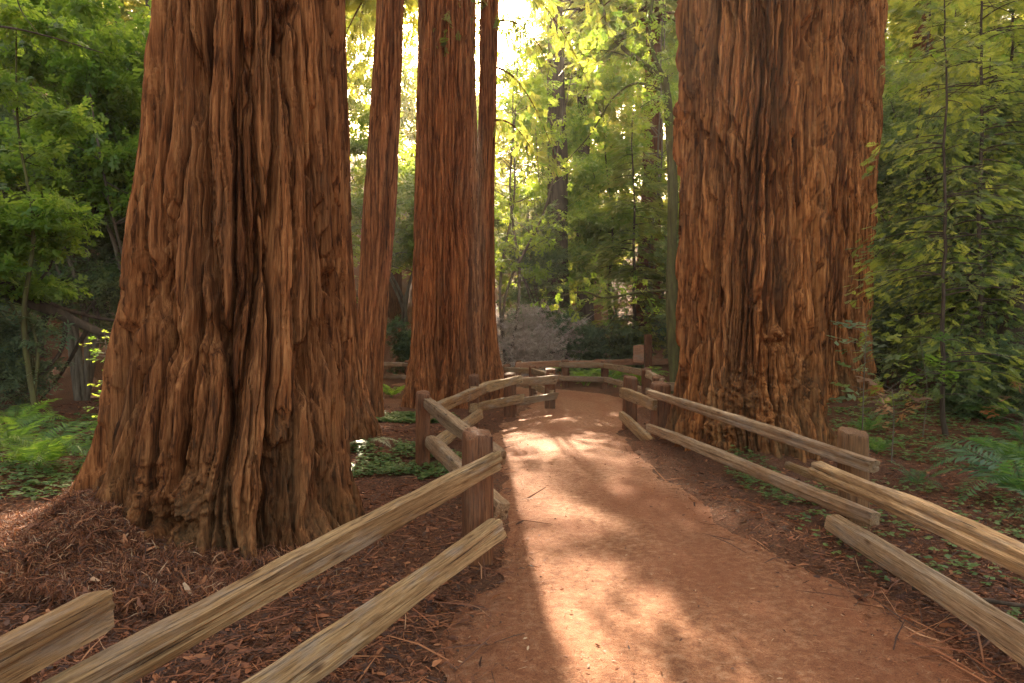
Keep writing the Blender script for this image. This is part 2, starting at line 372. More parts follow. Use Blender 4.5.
# ------------------------------------------------------------------ big redwoods
def trunk_mesh(name, prof, mat, seed, base, nth=600, zf=6.0, dz=.013, ztop=16, cw=.13, chh=1.1, depth=.06, shag=0.0, lobes=7, flare=.22, fz=.55,
               knob=None, twist=0.0, wv=.11, fine=.009, roots=()):
    """prof rows: (z, cx, cy, r) in world x,y"""
    prof = np.array(prof, float)
    nf = int((zf+.5)/dz); z = np.concatenate([np.linspace(-.5, zf, nf), np.linspace(zf+.08, ztop, 60)])
    order = np.argsort(prof[:, 0]); prof = prof[order]
    dense = spline(prof, 400)
    cx = np.interp(z, dense[:, 0], dense[:, 1]); cy = np.interp(z, dense[:, 0], dense[:, 2]); rr = np.interp(z, dense[:, 0], dense[:, 3])
    th_ = np.arange(nth)/nth*2*np.pi
    TH, ZZ = np.meshgrid(th_, z, indexing='xy'); RR = rr[:, None]+0*TH
    Rm = float(np.interp(2.0, z, rr)); L = 2*np.pi*Rm
    U = TH/(2*np.pi)    # 0..1
    nz1, nz2, nz3 = Noise(seed), Noise(seed+1), Noise(seed+2)
    p1 = max(3, int(L/.55)); p2 = max(5, int(L/.2)); p3 = max(8, int(L/.05))
    lowz = .35+.65*np.exp(-np.maximum(ZZ, 0)/1.3)
    warp = (wv*lowz*nz1(U*p1, ZZ/1.5, p1)+.022*nz2(U*p2, ZZ/.5, p2)+.012*nz3(U*p3, ZZ/.16, p3))/L + twist*ZZ/L
    warpv = .25*nz2(U*p2, ZZ/.6, p2)
    # large buttress folds
    nb = max(6, int(L/.30)); 
    b1, b2, bc, _ = voronoi((U+warp*1.2)*nb, (ZZ+warpv)/3.2, nb, seed+5)
    big = .8*sstep(0.01, .12, b2-b1+.03*nz3(U*p3, ZZ*5, p3))+.2*sstep(0, .6, b2-b1)
    nu = max(8, int(L/cw)); f1, f2, c, dv = voronoi((U+warp)*nu, (ZZ+warpv)/chh, nu, seed+7)
    e1 = f2-f1+.05*nz3(U*p3*2, ZZ*9, p3*2); strip = .86*sstep(.05, .20, e1)+.14*sstep(0, .5, e1)
    nu2 = max(12, int(L/(cw*.42))); g1, g2, c2, dv2 = voronoi((U+warp*1.1)*nu2, (ZZ+warpv*.6)/(chh*.8), nu2, seed+9)
    e2 = g2-g1+.06*nz2(U*p3*3, ZZ*14, p3*3); strip2 = .8*sstep(.02, .14, e2)+.2*sstep(0, .5, e2)
    nu3 = max(20, int(L/.028)); h1, h2_, c3, dv3 = voronoi((U+warp)*nu3, (ZZ+warpv*.4)/1.3, nu3, seed+13); strip3 = sstep(0.02, .2, h2_-h1)
    fib = nz3(U*p3*2, ZZ*2.2, p3*2)*.5+nz2(U*p3*5, ZZ*5, p3*5)*.3
    sc_ = np.clip(RR/.8, .35, 1.2)
    disp = depth*(.75*(big-1)+.95*(strip-1)+.45*(c-.5)+.32*(strip2-1)+.26*(c2-.5)) + fine*(1.1*(strip3-1)+1.3*(c3-.5)+1.0*fib)
    disp += shag*(dv*1.1*strip+dv2*.55*strip2)+fine*.9*dv3
    disp += shag*.35*nz1(U*p2, ZZ*5.0, p2)*(c > .55)
    disp *= sc_
    # root flare
    fl = flare*np.exp(-np.maximum(ZZ+.05, -.1)/fz)
    lob = 0
    rs = np.random.RandomState(seed+30)
    for k in range(lobes):
        a0 = rs.rand()*2*np.pi; wd = rs.uniform(.14, .30); am = rs.uniform(.5, 1.4)
        d = np.angle(np.exp(1j*(TH-a0-.15*nz1(ZZ*1.5, ZZ*0+k)))); lob = lob+am*np.exp(-(d/wd)**2)
    for (ra, wd, am) in roots:
        d = np.angle(np.exp(1j*(TH-R(ra)-.25*nz1(ZZ*1.8, ZZ*0+ra)))); lob = lob+am*np.exp(-(d/wd)**2)
    disp += fl*(.55+.75*lob)
    disp += .04*RR*nz1(U*4, ZZ*.35, 4)
    # gnarls low down
    gn = np.exp(-((ZZ-.55)/.75)**2)
    disp += gn*.035*fbm(nz3, U*p1*3 % 256, ZZ*4.5, 4)
    if knob:
        for (ka, kz, kr, kh) in knob:
            d = np.sqrt((np.angle(np.exp(1j*(TH-ka)))*RR)**2+(ZZ-kz)**2)
            kk = np.exp(-(d/kr)**2); iu = U*L
            swirl = fbm(nz1, iu*6+2*nz2(iu*3, ZZ*3), ZZ*6+ka*7, 5); rid = np.abs(fbm(nz2, iu*9+ka, ZZ*9, 4))
            disp = disp*(1-.8*kk)+kk*(kh*.8+.26*swirl-.26*rid)
    RD = RR+disp
    Xv = cx[:, None]+np.cos(TH)*RD-base[0]; Yv = cy[:, None]+np.sin(TH)*RD-base[1]; Zv = ZZ-base[2]
    Zv = Zv+0
    m_, n_ = TH.shape
    I = np.arange(m_-1)[:, None]; J = np.arange(n_)[None]
    F = np.stack([I*n_+J, I*n_+(J+1) % n_, (I+1)*n_+(J+1) % n_, (I+1)*n_+J], -1).reshape(-1, 4)
    tint = np.clip(.5+.5*(c-.5)+.5*(c2-.5)+.3*(c3-.5)+.2*(bc-.5), 0, 1)
    # cap
    V = np.stack([Xv, Yv, Zv], -1).reshape(-1, 3)
    return mesh_np(name, V, F, mat, {'tint': tint.ravel()})
def redwood(stems, base, label, cat='redwood'):
    root = empty('redwood_tree', base); tag(root, label, cat)
    for kw in stems:
        obj('trunk', trunk_mesh('trunk', base=base, **kw), root)
    return root
def at(px, py, Y):
    return np.array([(px-512)/683*Y, Y, CAM_H-(py-337)/683*Y])
def prof(rows, Y, dy=0):
    """rows: (z, left px, right px) read at centre depth Y"""
    out = []
    for z, l, r_ in rows:
        al = math.atan((l-512)/683); ar = math.atan((r_-512)/683); c = (al+ar)/2; hf = (ar-al)/2
        D = Y/math.cos(c); out.append((z, D*math.sin(c), Y, D*math.sin(hf)))
    return out
t1 = prof([(-.5, 84, 352), (.3, 88, 352), (.9, 100, 352), (1.5, 112, 353), (2.2, 128, 350), (3.0, 141, 347), (4.2, 154, 343), (6, 164, 338), (10, 170, 332), (16, 176, 328)], 5.45)
redwood([dict(prof=t1, mat=M['bark'], seed=11, nth=900, zf=4.6, dz=.009, cw=.165, chh=2.6, depth=.14, shag=.03, fine=.011, roots=[(203, .26, 1.15), (226, .16, .8), (252, .14, .75), (286, .2, .6), (318, .14, .7), (345, .2, .5), (180, .2, .7)], lobes=0, flare=.30, fz=.36, twist=.05,
              knob=[(R(270), .35, .3, .08)])],
        (T1[0], T1[1], 0), 'massive furrowed redwood trunk at left with flared base buried in red needle litter')
t1b = prof([(-.5, 250, 378), (.3, 255, 374), (.8, 262, 366), (2, 268, 357), (4, 272, 350), (6, 275, 345), (10, 280, 342), (16, 285, 340)], 9.0)
redwood([dict(prof=t1b, mat=M['bark'], seed=21, nth=420, zf=6.5, dz=.02, cw=.12, chh=1.4, depth=.075, lobes=6, flare=.18)],
        (-2.7, 9.0, 0), 'redwood trunk mostly hidden behind the massive left trunk, a strip on its right', )
t2 = prof([(-.5, 347, 384), (.5, 350, 382), (1.2, 355, 384), (2.2, 358, 388), (4, 363, 396), (6, 371, 401), (7.6, 377, 404), (11, 390, 414), (16, 408, 428)], 12.5)
redwood([dict(prof=t2, mat=M['bark3'], seed=31, nth=260, zf=8, dz=.03, cw=.075, chh=1.3, depth=.06, lobes=4, flare=.10)],
        (-2.65, 12.5, 0), 'slender leaning redwood trunk between the massive left trunk and the fused clump')
A = prof([(-.5, 402, 452), (.5, 406, 448), (1.5, 411, 446), (3, 413, 447), (6, 415, 447), (9, 418, 447), (13, 420, 446), (17, 422, 444)], 14.9)
B = prof([(-.5, 430, 495), (.5, 434, 488), (1.5, 438, 482), (3, 436, 480), (6, 437, 478), (9, 438, 476), (13, 440, 474), (17, 448, 472)], 15.1)
Cc = prof([(-.5, 448, 508), (.4, 455, 502), (1.5, 464, 497), (3, 470, 495), (5, 475, 495), (7, 479, 497), (9, 480, 499), (13, 482, 499), (17, 486, 499)], 15.4)
clump = redwood([dict(prof=A, mat=M['bark3'], seed=41, nth=300, zf=9.5, dz=.03, cw=.10, chh=1.8, depth=.085, lobes=5, flare=.18),
         dict(prof=B, mat=M['bark3'], seed=43, nth=340, zf=9.5, dz=.03, cw=.10, chh=1.8, depth=.09, lobes=6, flare=.20),
         dict(prof=Cc, mat=M['bark3'], seed=45, nth=260, zf=9.5, dz=.03, cw=.10, chh=1.8, depth=.07, lobes=5, flare=.20)],
        (-1.2, 15.1, 0), 'clump of three fused redwood stems left of the path bend, sun in its gap')
t4 = prof([(-.5, 672, 832), (.3, 674, 830), (.8, 678, 824), (1.6, 680, 824), (2.6, 681, 828), (4, 681, 836), (6, 679, 848), (9, 678, 852), (16, 680, 850)], 8.9)
redwood([dict(prof=t4, mat=M['bark2'], seed=52, nth=800, zf=6.4, dz=.011, cw=.10, chh=2.1, depth=.15, shag=.085, wv=.05, fine=.010, lobes=8, flare=.16, fz=.5,
              knob=[(R(248), .92, .30, .17), (R(262), .62, .22, .12), (R(290), .95, .2, .10), (R(232), .45, .28, .10), (R(272), 1.5, .16, .08), (R(255), 2.0, .12, .05)])],
        (T4[0], T4[1], 0), 'huge shaggy redwood trunk with peeling bark and knotted burl right of the path')
t4b = prof([(-.5, 776, 884), (.4, 780, 878), (1.0, 786, 873), (2, 790, 872), (4, 792, 876), (6, 796, 881), (8.5, 800, 887), (12, 806, 890), (16, 810, 892)], 13.6)
redwood([dict(prof=t4b, mat=M['bark2'], seed=61, nth=460, zf=8.8, dz=.02, cw=.11, chh=1.0, depth=.09, shag=.05, lobes=6, flare=.15)],
        (6.2, 13.6, .3), 'redwood trunk standing just behind the right edge of the huge shaggy trunk')

# ------------------------------------------------------------------ split-rail fences
def rail_mesh(L, h, t_, seed, grooves=.006, bow=.012):
    rs = np.random.RandomState(seed); nz = Noise(seed+100); nz2 = Noise(seed+101)
    nx = max(24, int(L/.04)); ns = 36
    x = np.linspace(0, L, nx)
    a = np.arange(ns)/ns*2*np.pi
    e = rs.uniform(6, 12)                     # squareness (superellipse)
    cy_, sz = np.cos(a), np.sin(a); rr = (np.abs(cy_)**e+np.abs(sz)**e)**(-1/e)
    V = []
    sk = rs.uniform(-.25, .25)
    for i, xi in enumerate(x):
        k = 1+.14*nz(xi*1.3, 3.0)+.07*nz(xi*5, 7.0)
        yy = cy_*rr*t_/2*(1+.10*nz(xi*1.1, 11.)); zz = sz*rr*h/2*k
        yy = yy+sk*zz
        g_ = grooves*(nz2(a/(2*np.pi)*26, np.full(ns, xi*.55), 26)*1.0+.5*nz(a/(2*np.pi)*60, np.full(ns, xi*1.2), 60))
        r0 = np.hypot(yy, zz)+1e-6; yy = yy*(1+g_/r0); zz = zz*(1+g_/r0)
        endf = max(0, 1-min(xi, L-xi)/.03); yy = yy*(1-.10*endf); zz = zz*(1-.07*endf)
        yy = yy+bow*nz(xi*.7, 20.); zz = zz+bow*nz(xi*.7, 30.)
        xo = xi+(.018*sz+.012*nz(a*2, np.full(ns, 1.)) if i in (0, nx-1) else 0)
        V.append(np.stack([np.full(ns, 1.)*xo, yy, zz], 1))
    V = np.concatenate(V)
    I = np.arange(nx-1)[:, None]; J = np.arange(ns)[None]
    F = np.stack([I*ns+J, (I+1)*ns+J, (I+1)*ns+(J+1) % ns, I*ns+(J+1) % ns], -1).reshape(-1, 4)
    V = np.vstack([V, V[:ns].mean(0), V[-ns:].mean(0)]); c0 = len(V)-2; c1 = len(V)-1
    J = np.arange(0, ns, 2)
    F = np.vstack([F, np.stack([np.full(len(J), c0), J, (J+1) % ns, (J+2) % ns], 1),
                   np.stack([np.full(len(J), c1), (nx-1)*ns+(J+2) % ns, (nx-1)*ns+(J+1) % ns, (nx-1)*ns+J], 1)])
    return V, F
def add_rail(root, p0, p1, h, t_, seed, mat='rail', grooves=.006, bow=.012, label=None):
    p0 = np.array(p0, float); p1 = np.array(p1, float); d = p1-p0; L = float(np.linalg.norm(d))
    V, F = rail_mesh(L, h, t_, seed, grooves, bow)
    rz = math.atan2(d[1], d[0]); ry = -math.asin(d[2]/L)
    o = obj('rail', mesh_np('rail', V, F, M[mat]), root, tuple(p0-np.array(root.location)), (0, ry, rz))
    try: o.data.set_sharp_from_angle(angle=R(50))
    except Exception: pass
    if label: o['label'] = label
    return o
def add_post(root, x, y, top, w_, seed, mat='post', rz=0, square=5, label=None, z0=None):
    rs = np.random.RandomState(seed); nz = Noise(seed+200)
    z0 = (th(x, y)-.15) if z0 is None else z0
    L = top-z0; nx = 30; ns = 28; V = []
    a = np.arange(ns)/ns*2*np.pi; cx_, sx_ = np.cos(a), np.sin(a); rr = (np.abs(cx_)**square+np.abs(sx_)**square)**(-1/square)
    xs = np.concatenate([np.linspace(0, L-.015, nx-1), [L]])
    for i, s_ in enumerate(xs):
        k = w_/2*(1+.05*nz(s_*2, 1.))*(1.04-.04*s_/L)*(.90 if i == nx-1 else 1)
        g_ = 1+.035*nz(a/(2*np.pi)*20, np.full(ns, s_*.8), 20)
        zz = s_+(.02*cx_+.01*nz(a*2, a*0+3) if i >= nx-2 else 0)
        # local X is along the grain
        V.append(np.stack([zz+0*a, cx_*rr*k*g_, sx_*rr*k*g_], 1))
    V = np.concatenate(V); I = np.arange(nx-1)[:, None]; J = np.arange(ns)[None]
    F = np.stack([I*ns+J, (I+1)*ns+J, (I+1)*ns+(J+1) % ns, I*ns+(J+1) % ns], -1).reshape(-1, 4)
    V = np.vstack([V, V[-ns:].mean(0)+[.004, 0, 0]]); J = np.arange(0, ns, 2)
    F = np.vstack([F, np.stack([np.full(len(J), len(V)-1), (nx-1)*ns+(J+2) % ns, (nx-1)*ns+(J+1) % ns, (nx-1)*ns+J], 1)])
    o = obj('post', mesh_np('post', V, F, M[mat]), root, (x-root.location[0], y-root.location[1], z0-root.location[2]),
            (rz, R(-90)+rs.uniform(-.02, .02), 0))
    o.rotation_mode = 'XYZ'
    try: o.data.set_sharp_from_angle(angle=R(45))
    except Exception: pass
    if label: o['label'] = label
    return o
def bolt(parent, x, y=0, z=0):
    V, F = tube([(0, 0, 0), (0, .02, 0)], [.011, .011], 8)
    V = np.vstack([V, [[0, .0, 0]], [[0, .02, 0]]])
    F = np.vstack([F, [[16, 0, 1, 2], [16, 2, 3, 4], [16, 4, 5, 6], [16, 6, 7, 0], [17, 10, 9, 8], [17, 12, 11, 10], [17, 14, 13, 12], [17, 8, 15, 14]]])
    return obj('bolt', mesh_np('bolt', V, F, M['iron'], smooth=False), parent, (x, y, z))

fl = empty('split_rail_fence', (-.3, 4.64, 0)); tag(fl, 'zigzag split-rail fence along the left side of the path, nearest the viewer', 'fence', 'split-rail fences along the path')
P0 = (-1.44, 1.88); P1 = (-.235, 4.66); P2 = (-1.02, 7.8); P3 = (-.66, 11.5); P4 = (-.03, 13.4); P5 = (.82, 14.8); P6 = (.55, 17.6); P7 = (-.15, 19.0)
add_post(fl, *P0, .66, .16, 1)
add_post(fl, *P1, .90, .185, 2, rz=.25, square=9, label='thick squared near post')
add_post(fl, *P2, .92, .16, 3, rz=.1, square=7)
add_post(fl, *P3, .905, .17, 4, mat='post', square=7)
add_post(fl, *P4, .83, .24, 5, square=7)
add_post(fl, *P5, .86, .22, 6, square=7)
add_post(fl, *P6, .80, .2, 7); add_post(fl, *P7, .78, .2, 8)
def ext(a, b, e): a = np.array(a); b = np.array(b); d = (b-a)/np.linalg.norm(b-a); return b+d*e
a_ = at(497, 462, 4.50); b_ = at(51, 698, 1.84)
r0 = add_rail(fl, a_, ext(a_, b_, .35), .125, .072, 1, grooves=.010, bow=.014, label='long pale near top rail')
a2 = at(499, 528, 4.47); b2 = at(265, 694, 2.55); add_rail(fl, a2, ext(a2, b2, 1.0), .115, .08, 2, grooves=.010)
a3 = at(98, 608, 2.06); add_rail(fl, a3, ext(a3, at(0, 660, 1.70), 2.2), .11, .085, 3, grooves=.008, label='cut rail end with bolt hole')
bolt(fl.children[-1], .30, -.055, 0)
add_rail(fl, at(427, 402, 7.85), at(499, 458, 4.74), .115, .10, 4, 'rail_grey')
add_rail(fl, at(428, 440, 7.85), at(502, 513, 4.76), .125, .11, 5, 'rail_grey')
add_rail(fl, at(428, 412, 7.9), at(484, 390, 11.35), .15, .09, 6)
add_rail(fl, at(430, 448, 7.9), at(480, 414, 11.35), .14, .10, 7)
add_rail(fl, at(472, 390, 11.3), at(521, 379, 13.2), .15, .09, 8)
add_rail(fl, at(472, 409, 11.3), at(522, 398, 13.2), .15, .09, 9)
add_rail(fl, at(506, 384, 13.3), at(556, 380, 14.6), .17, .09, 10, 'rail_grey')
add_rail(fl, at(508, 404, 13.3), at(556, 396, 14.6), .16, .09, 11, 'rail_grey')
add_rail(fl, (.86, 14.6, .70), (.50, 17.8, .66), .14, .09, 12); add_rail(fl, (.86, 14.6, .34), (.50, 17.8, .30), .14, .09, 13)
add_rail(fl, (.62, 17.4, .66), (-.35, 19.3, .66), .14, .09, 14); add_rail(fl, (.62, 17.4, .30), (-.35, 19.3, .30), .14, .09, 15)

fr = empty('split_rail_fence', (2.46, 4.9, 0)); tag(fr, 'split-rail fence along the right side of the path below the huge shaggy trunk', 'fence', 'split-rail fences along the path')
Q0 = (2.12, 1.7); Q1 = (2.62, 5.22); Q2 = (2.07, 9.5); Q3 = (1.97, 11.45)
add_post(fr, *Q0, .84, .2, 21); add_post(fr, *Q1, .83, .20, 22, 'post_tan', rz=.3, square=2.6, label='round-topped near post, paler than the others')
add_post(fr, *Q2, .905, .23, 23, rz=.1, square=7); add_post(fr, *Q3, .88, .2, 24, rz=.2, square=7)
add_rail(fr, at(650, 393, 9.35), at(874, 467, 4.80), .105, .085, 21, 'rail_grey', grooves=.006)
add_rail(fr, at(648, 427, 9.35), at(874, 518, 4.72), .115, .08, 22, 'rail_grey', grooves=.008)
c_ = at(816, 467, 5.12); d_ = at(1024, 562, 2.98); add_rail(fr, c_, ext(c_, d_, 1.3), .105, .095, 23, 'rail', grooves=.012, label='deeply grooved top rail nearest the viewer')
c_ = at(832, 521, 5.04); d_ = at(1024, 646, 3.04); add_rail(fr, ext(d_, c_, .06)+np.array([.02, 0, -.02]), ext(c_, d_, 1.3), .13, .10, 24, 'rail_grey', grooves=.010)
add_rail(fr, at(621, 392, 11.35), at(655, 406, 9.32), .16, .08, 25, 'rail'); add_rail(fr, at(621, 415, 11.35), at(655, 446, 9.32), .15, .08, 26, 'rail')
c_ = at(788, 466, 6.6); add_rail(fr, c_, at(846, 490, 5.2), .06, .05, 27, 'rail')

ff = empty('split_rail_fence', (2.6, 19.4, 0)); tag(ff, 'pale split-rail fence rounding the far bend of the path in front of bright ferns', 'fence', 'split-rail fences along the path')
FP = [(1.58, 20.2), (2.67, 19.7), (3.1, 15.7), (2.78, 12.9)]
for i, (x, y) in enumerate(FP): add_post(ff, x, y, .86-.02*i, .22, 31+i)
for i in range(3):
    x0, y0 = FP[i]; x1, y1 = FP[i+1]
    for z in (.72, .32):
        add_rail(ff, ext((x1, y1-.12, z), (x0, y0-.12, z), .2), ext((x0, y0-.12, z), (x1, y1-.12, z), .2), .15, .09, 41+i*2+int(z*3), 'rail_grey')
add_rail(ff, (2.7, 12.8, .62), (5.4, 12.0, .6), .15, .09, 51, 'rail_grey')

fb = empty('timber_railing', (4, 23, 0)); tag(fb, 'long reddish-brown timber railing on the far side of the bend', 'fence')
rp = [(.2, 21.3), (2.9, 22.8), (5.6, 24.0), (9.0, 25.5)]
for i, (x, y) in enumerate(rp): add_post(fb, x, y, .80+th(x, y)*.0, .18, 61+i, 'post')
for i in range(3):
    x0, y0 = rp[i]; x1, y1 = rp[i+1]
    for z, h_ in ((.66, .22), (.22, .2)):
        add_rail(fb, (x0-.1, y0-.14, z+.03*i), (x1+.15, y1-.14, z+.03*i+.02), h_, .08, 71+i*2+int(z), 'rail_red')
fc = empty('split_rail_fence', (-4, 23.6, 0)); tag(fc, 'tiny distant split-rail fence seen in the gap left of the fused redwood clump', 'fence', 'split-rail fences along the path')
dp = [(-.9, 20.1), (-3.2, 21.0), (-5.6, 22.0)]
fc.location = (-3.2, 20.5, 0)
for i, (x, y) in enumerate(dp): add_post(fc, x, y, .82, .18, 81+i)
for i in range(2):
    x0, y0 = dp[i]; x1, y1 = dp[i+1]
    for z in (.70, .32): add_rail(fc, (x0+.15, y0-.12, z), (x1-.15, y1-.12, z), .13, .08, 91+i*2+int(z*3), 'rail_grey')
# trail marker upright
mk = empty('trail_marker', (4.6, 23.2, 0)); tag(mk, 'tall dark wooden upright with small reddish board behind the far fence', 'marker post')
add_post(mk, 4.6, 23.0, 1.62, .24, 95)
V, F = rail_mesh(.36, .62, .06, 96, .002, 0); o = obj('board', mesh_np('board', V, F, M['rail_red']), mk, (-.52, -.22, .98))

# ------------------------------------------------------------------ foliage
def quad_leaf(L, W, cx=0, cy=0, ang=0, up=0.0, fold=0.0):
    """diamond-ish leaf as one quad"""
    c, s_ = math.cos(ang), math.sin(ang)
    pts = [(0, 0, 0), (L*.45, W/2, up*.5+fold), (L, 0, up), (L*.45, -W/2, up*.5+fold)]
    return [(cx+p[0]*c-p[1]*s_, cy+p[0]*s_+p[1]*c, p[2]) for p in pts]
def tmpl_spray(seed, n=11):
    """flat feathery conifer spray, unit length along x"""
    rs = random.Random(seed); V = []
    for i in range(n):
        x = .06+i/n*.92; l = .30*math.sin(math.pi*min(1, .22+.78*(1-i/n)))+.05
        for s_ in (-1, 1):
            V += quad_leaf(l*rs.uniform(.8, 1.15), l*.26+.018, x, 0, s_*R(rs.uniform(42, 66)), rs.uniform(-.05, .02), rs.uniform(-.02, .02))
    V += quad_leaf(.2, .04, .9, 0, 0, 0)
    return np.array(V).reshape(-1, 4, 3)
def tmpl_broad(seed, n=9, W=.30, spread=1.0):
    rs = random.Random(seed); V = []
    for i in range(n):
        x = i/n*.75; s_ = (-1)**i; a = s_*R(rs.uniform(20, 80))
        q_ = np.array(quad_leaf(rs.uniform(.26, .42), .42*W*rs.uniform(.8, 1.2), x, 0, a, rs.uniform(-.16, .05), rs.uniform(-.03, .05)))
        q_[:, 2] += rs.uniform(-.1, .1)*spread; V += [tuple(p) for p in q_]
    return np.array(V).reshape(-1, 4, 3)
TS = [tmpl_spray(i) for i in range(3)]; TB = [tmpl_broad(i) for i in range(3)]; TBW = [tmpl_broad(i+9, 8, .55) for i in range(3)]
def foliage(pos, dirs, size, tmpls, rs, roll=.5, tint=None):
    """pos (n,3), dirs (n,3) heading; sprays roughly flat with random roll"""
    n = len(pos); dirs = dirs/np.linalg.norm(dirs, axis=1)[:, None]
    up = np.array([0, 0, 1.])+rs.normal(0, roll, (n, 3)); b = np.cross(up, dirs); b /= np.linalg.norm(b, axis=1)[:, None]+1e-9
    nn = np.cross(dirs, b)
    k = rs.randint(0, len(tmpls), n); Vs = []; Ts = []
    tint = rs.rand(n) if tint is None else tint
    for j, tp in enumerate(tmpls):
        m_ = k == j; t_ = tp.reshape(-1, 3)
        v = (pos[m_][:, None]+size[m_][:, None, None]*(t_[None, :, 0:1]*dirs[m_][:, None]+t_[None, :, 1:2]*b[m_][:, None]+t_[None, :, 2:3]*nn[m_][:, None]))
        Vs.append(v.reshape(-1, 3)); Ts.append(np.repeat(tint[m_], len(t_)))
    V = np.concatenate(Vs); T = np.concatenate(Ts)
    return V, np.arange(len(V)).reshape(-1, 4), T
def conifer(seed, H, z0, rad, nb, per, size, mat, trunk_r, bark='dark_bark', droop=.25, gap=.25, tm=None, lean=(0, 0)):
    """tapered trunk with layered drooping limbs; returns (trunk mesh, crown mesh)"""
    rs = np.random.RandomState(seed); parts = []; pos = []; dr = []; sz = []; tn = []
    nz = Noise(seed+300)
    zs = np.linspace(-.4, H, 26); wob = np.cumsum(rs.normal(0, .03, (26, 2)), 0)
    ctr = np.column_stack([wob[:, 0]+lean[0]*zs, wob[:, 1]+lean[1]*zs, zs])
    rad_t = trunk_r*(1-zs/H*.85)+.35*trunk_r*np.exp(-(zs+.4)/.5)
    parts.append(tube(ctr, np.maximum(rad_t, .01), 20, nz, .12))
    for i in range(nb):
        z = z0+(H-z0)*rs.rand()**1.15; f = (z-z0)/(H-z0)
        L = rad*(1-f)**.6*(.55+.45*min(1, f*6+.4))*rs.uniform(.55, 1.15); a = rs.rand()*2*np.pi
        c0 = np.array([np.interp(z, zs, ctr[:, 0]), np.interp(z, zs, ctr[:, 1]), z])
        d = np.array([np.cos(a), np.sin(a), 0]); m_ = 7; s_ = np.linspace(0, 1, m_)
        up = rs.uniform(.05, .30)
        line = c0+d*(s_*L)[:, None]; line[:, 2] += up*L*s_-droop*L*s_**2*1.6; side = np.array([-d[1], d[0], 0])
        line += side*(rs.uniform(-.2, .2)*L*s_**2)[:, None]
        parts.append(tube(line, (trunk_r*.13+.008)*(1-s_*.85)*min(1, L/2), 5))
        n = int(per*L/rad*rs.uniform(.7, 1.3)); 
        if n < 2: continue
        q_ = rs.uniform(.18, 1.0, n)**.8
        base = np.stack([np.interp(q_, s_, line[:, k]) for k in range(3)], 1)
        lat = rs.choice([-1, 1], n)*rs.rand(n)*.34*L*np.sin(np.pi*np.clip(q_*.8+.15, 0, 1))
        base += side*lat[:, None]; base[:, 2] += rs.normal(0, .05*L, n)-.10*np.abs(lat)
        hd = d[None]*.8+side[None]*(np.sign(lat)*rs.uniform(.2, 1.0, n))[:, None]; hd[:, 2] = rs.uniform(-.5, .05, n)-droop*.6
        pos.append(base); dr.append(hd); sz.append(size*rs.uniform(.6, 1.25, n)); tn.append(np.clip(rs.rand()*.55+rs.rand(n)*.45, 0, 1))
    V, F, T = foliage(np.concatenate(pos), np.concatenate(dr), np.concatenate(sz), tm or TS, rs, .35, np.concatenate(tn))
    tv, tf = join(parts)
    return mesh_np('trunk', tv, tf, M[bark]), mesh_np('crown', V, F, M[mat], {'tint': T}, smooth=False)
def broadtree(seed, stems, H, spread, nclump, per, size, mat, bark='grey_bark', r0=.06, tm=None, low=.25, cl_r=.5):
    """several slender arching stems with clumps of leaves on twigs"""
    rs = np.random.RandomState(seed); parts = []; pos = []; dr = []; tn = []; tips = []
    for s_ in range(stems):
        a = rs.rand()*2*np.pi; l = rs.uniform(.2, 1)*spread; hh = H*rs.uniform(.75, 1.05)
        p = [(rs.normal(0, .12), rs.normal(0, .12), -.3)]
        for k in range(1, 5):
            f = k/4; p.append((math.cos(a)*l*f**1.5+rs.normal(0, .07*H*.3), math.sin(a)*l*f**1.5+rs.normal(0, .07*H*.3), hh*f))
        ln = spline(p, 22); rr = r0*rs.uniform(.7, 1.2)*(1-np.linspace(0, .85, 22)); parts.append(tube(ln, rr, 8, Noise(seed), .15))
        for b in range(int(7+H)):
            f = rs.uniform(low, .98); i = int(f*21); a2 = rs.rand()*2*np.pi; L = rs.uniform(.18, .42)*spread*(1.2-f*.6)+.2
            q_ = ln[i]; e = q_+np.array([math.cos(a2)*L, math.sin(a2)*L, rs.uniform(.0, .7)*L]); mid = (q_+e)/2+rs.normal(0, .08*L, 3)
            bl = spline([q_, mid, e], 8); parts.append(tube(bl, rr[i]*.5*(1-np.linspace(0, .8, 8)), 5)); tips.append(bl)
    idx = rs.randint(0, len(tips), nclump)
    for k in idx:
        bl = tips[k]; c = bl[rs.randint(3, 8)]+rs.normal(0, .22*cl_r, 3); n = int(per*rs.uniform(.5, 1.4))
        v = rs.normal(0, 1, (n, 3)); v[:, 2] *= .35; v /= np.linalg.norm(v, axis=1)[:, None]; pos.append(c+v*cl_r*rs.uniform(.05, 1, (n, 1))*[1, 1, .6])
        hd = v+rs.normal(0, .5, (n, 3)); hd[:, 2] -= .25; dr.append(hd); tn.append(np.clip(rs.rand()*.6+rs.rand(n)*.4, 0, 1))
    pos = np.concatenate(pos); V, F, T = foliage(pos, np.concatenate(dr), size*rs.uniform(.6, 1.2, len(pos)), tm or TB, rs, .45, np.concatenate(tn))
    tv, tf = join(parts)
    return mesh_np('trunk', tv, tf, M[bark]), mesh_np('crown', V, F, M[mat], {'tint': T}, smooth=False)
def plant(kind, tr, cr, names=('trunk', 'crown')):
    root = empty(kind, (0, -50, 0)); obj(names[0], tr, root); obj(names[1], cr, root); return root
used = set()
def place(proto, x, y, label, cat, group=None, scale=1.0, rz=0.0, dz=0, sz=None):
    o = proto if proto.name not in used else copy_tree(proto)
    used.add(o.name); used.add(proto.name)
    o.location = (x, y, th(x, y)+dz); o.rotation_euler = (0, 0, rz); o.scale = (scale, scale, sz or scale)
    tag(o, label, cat, group); return o

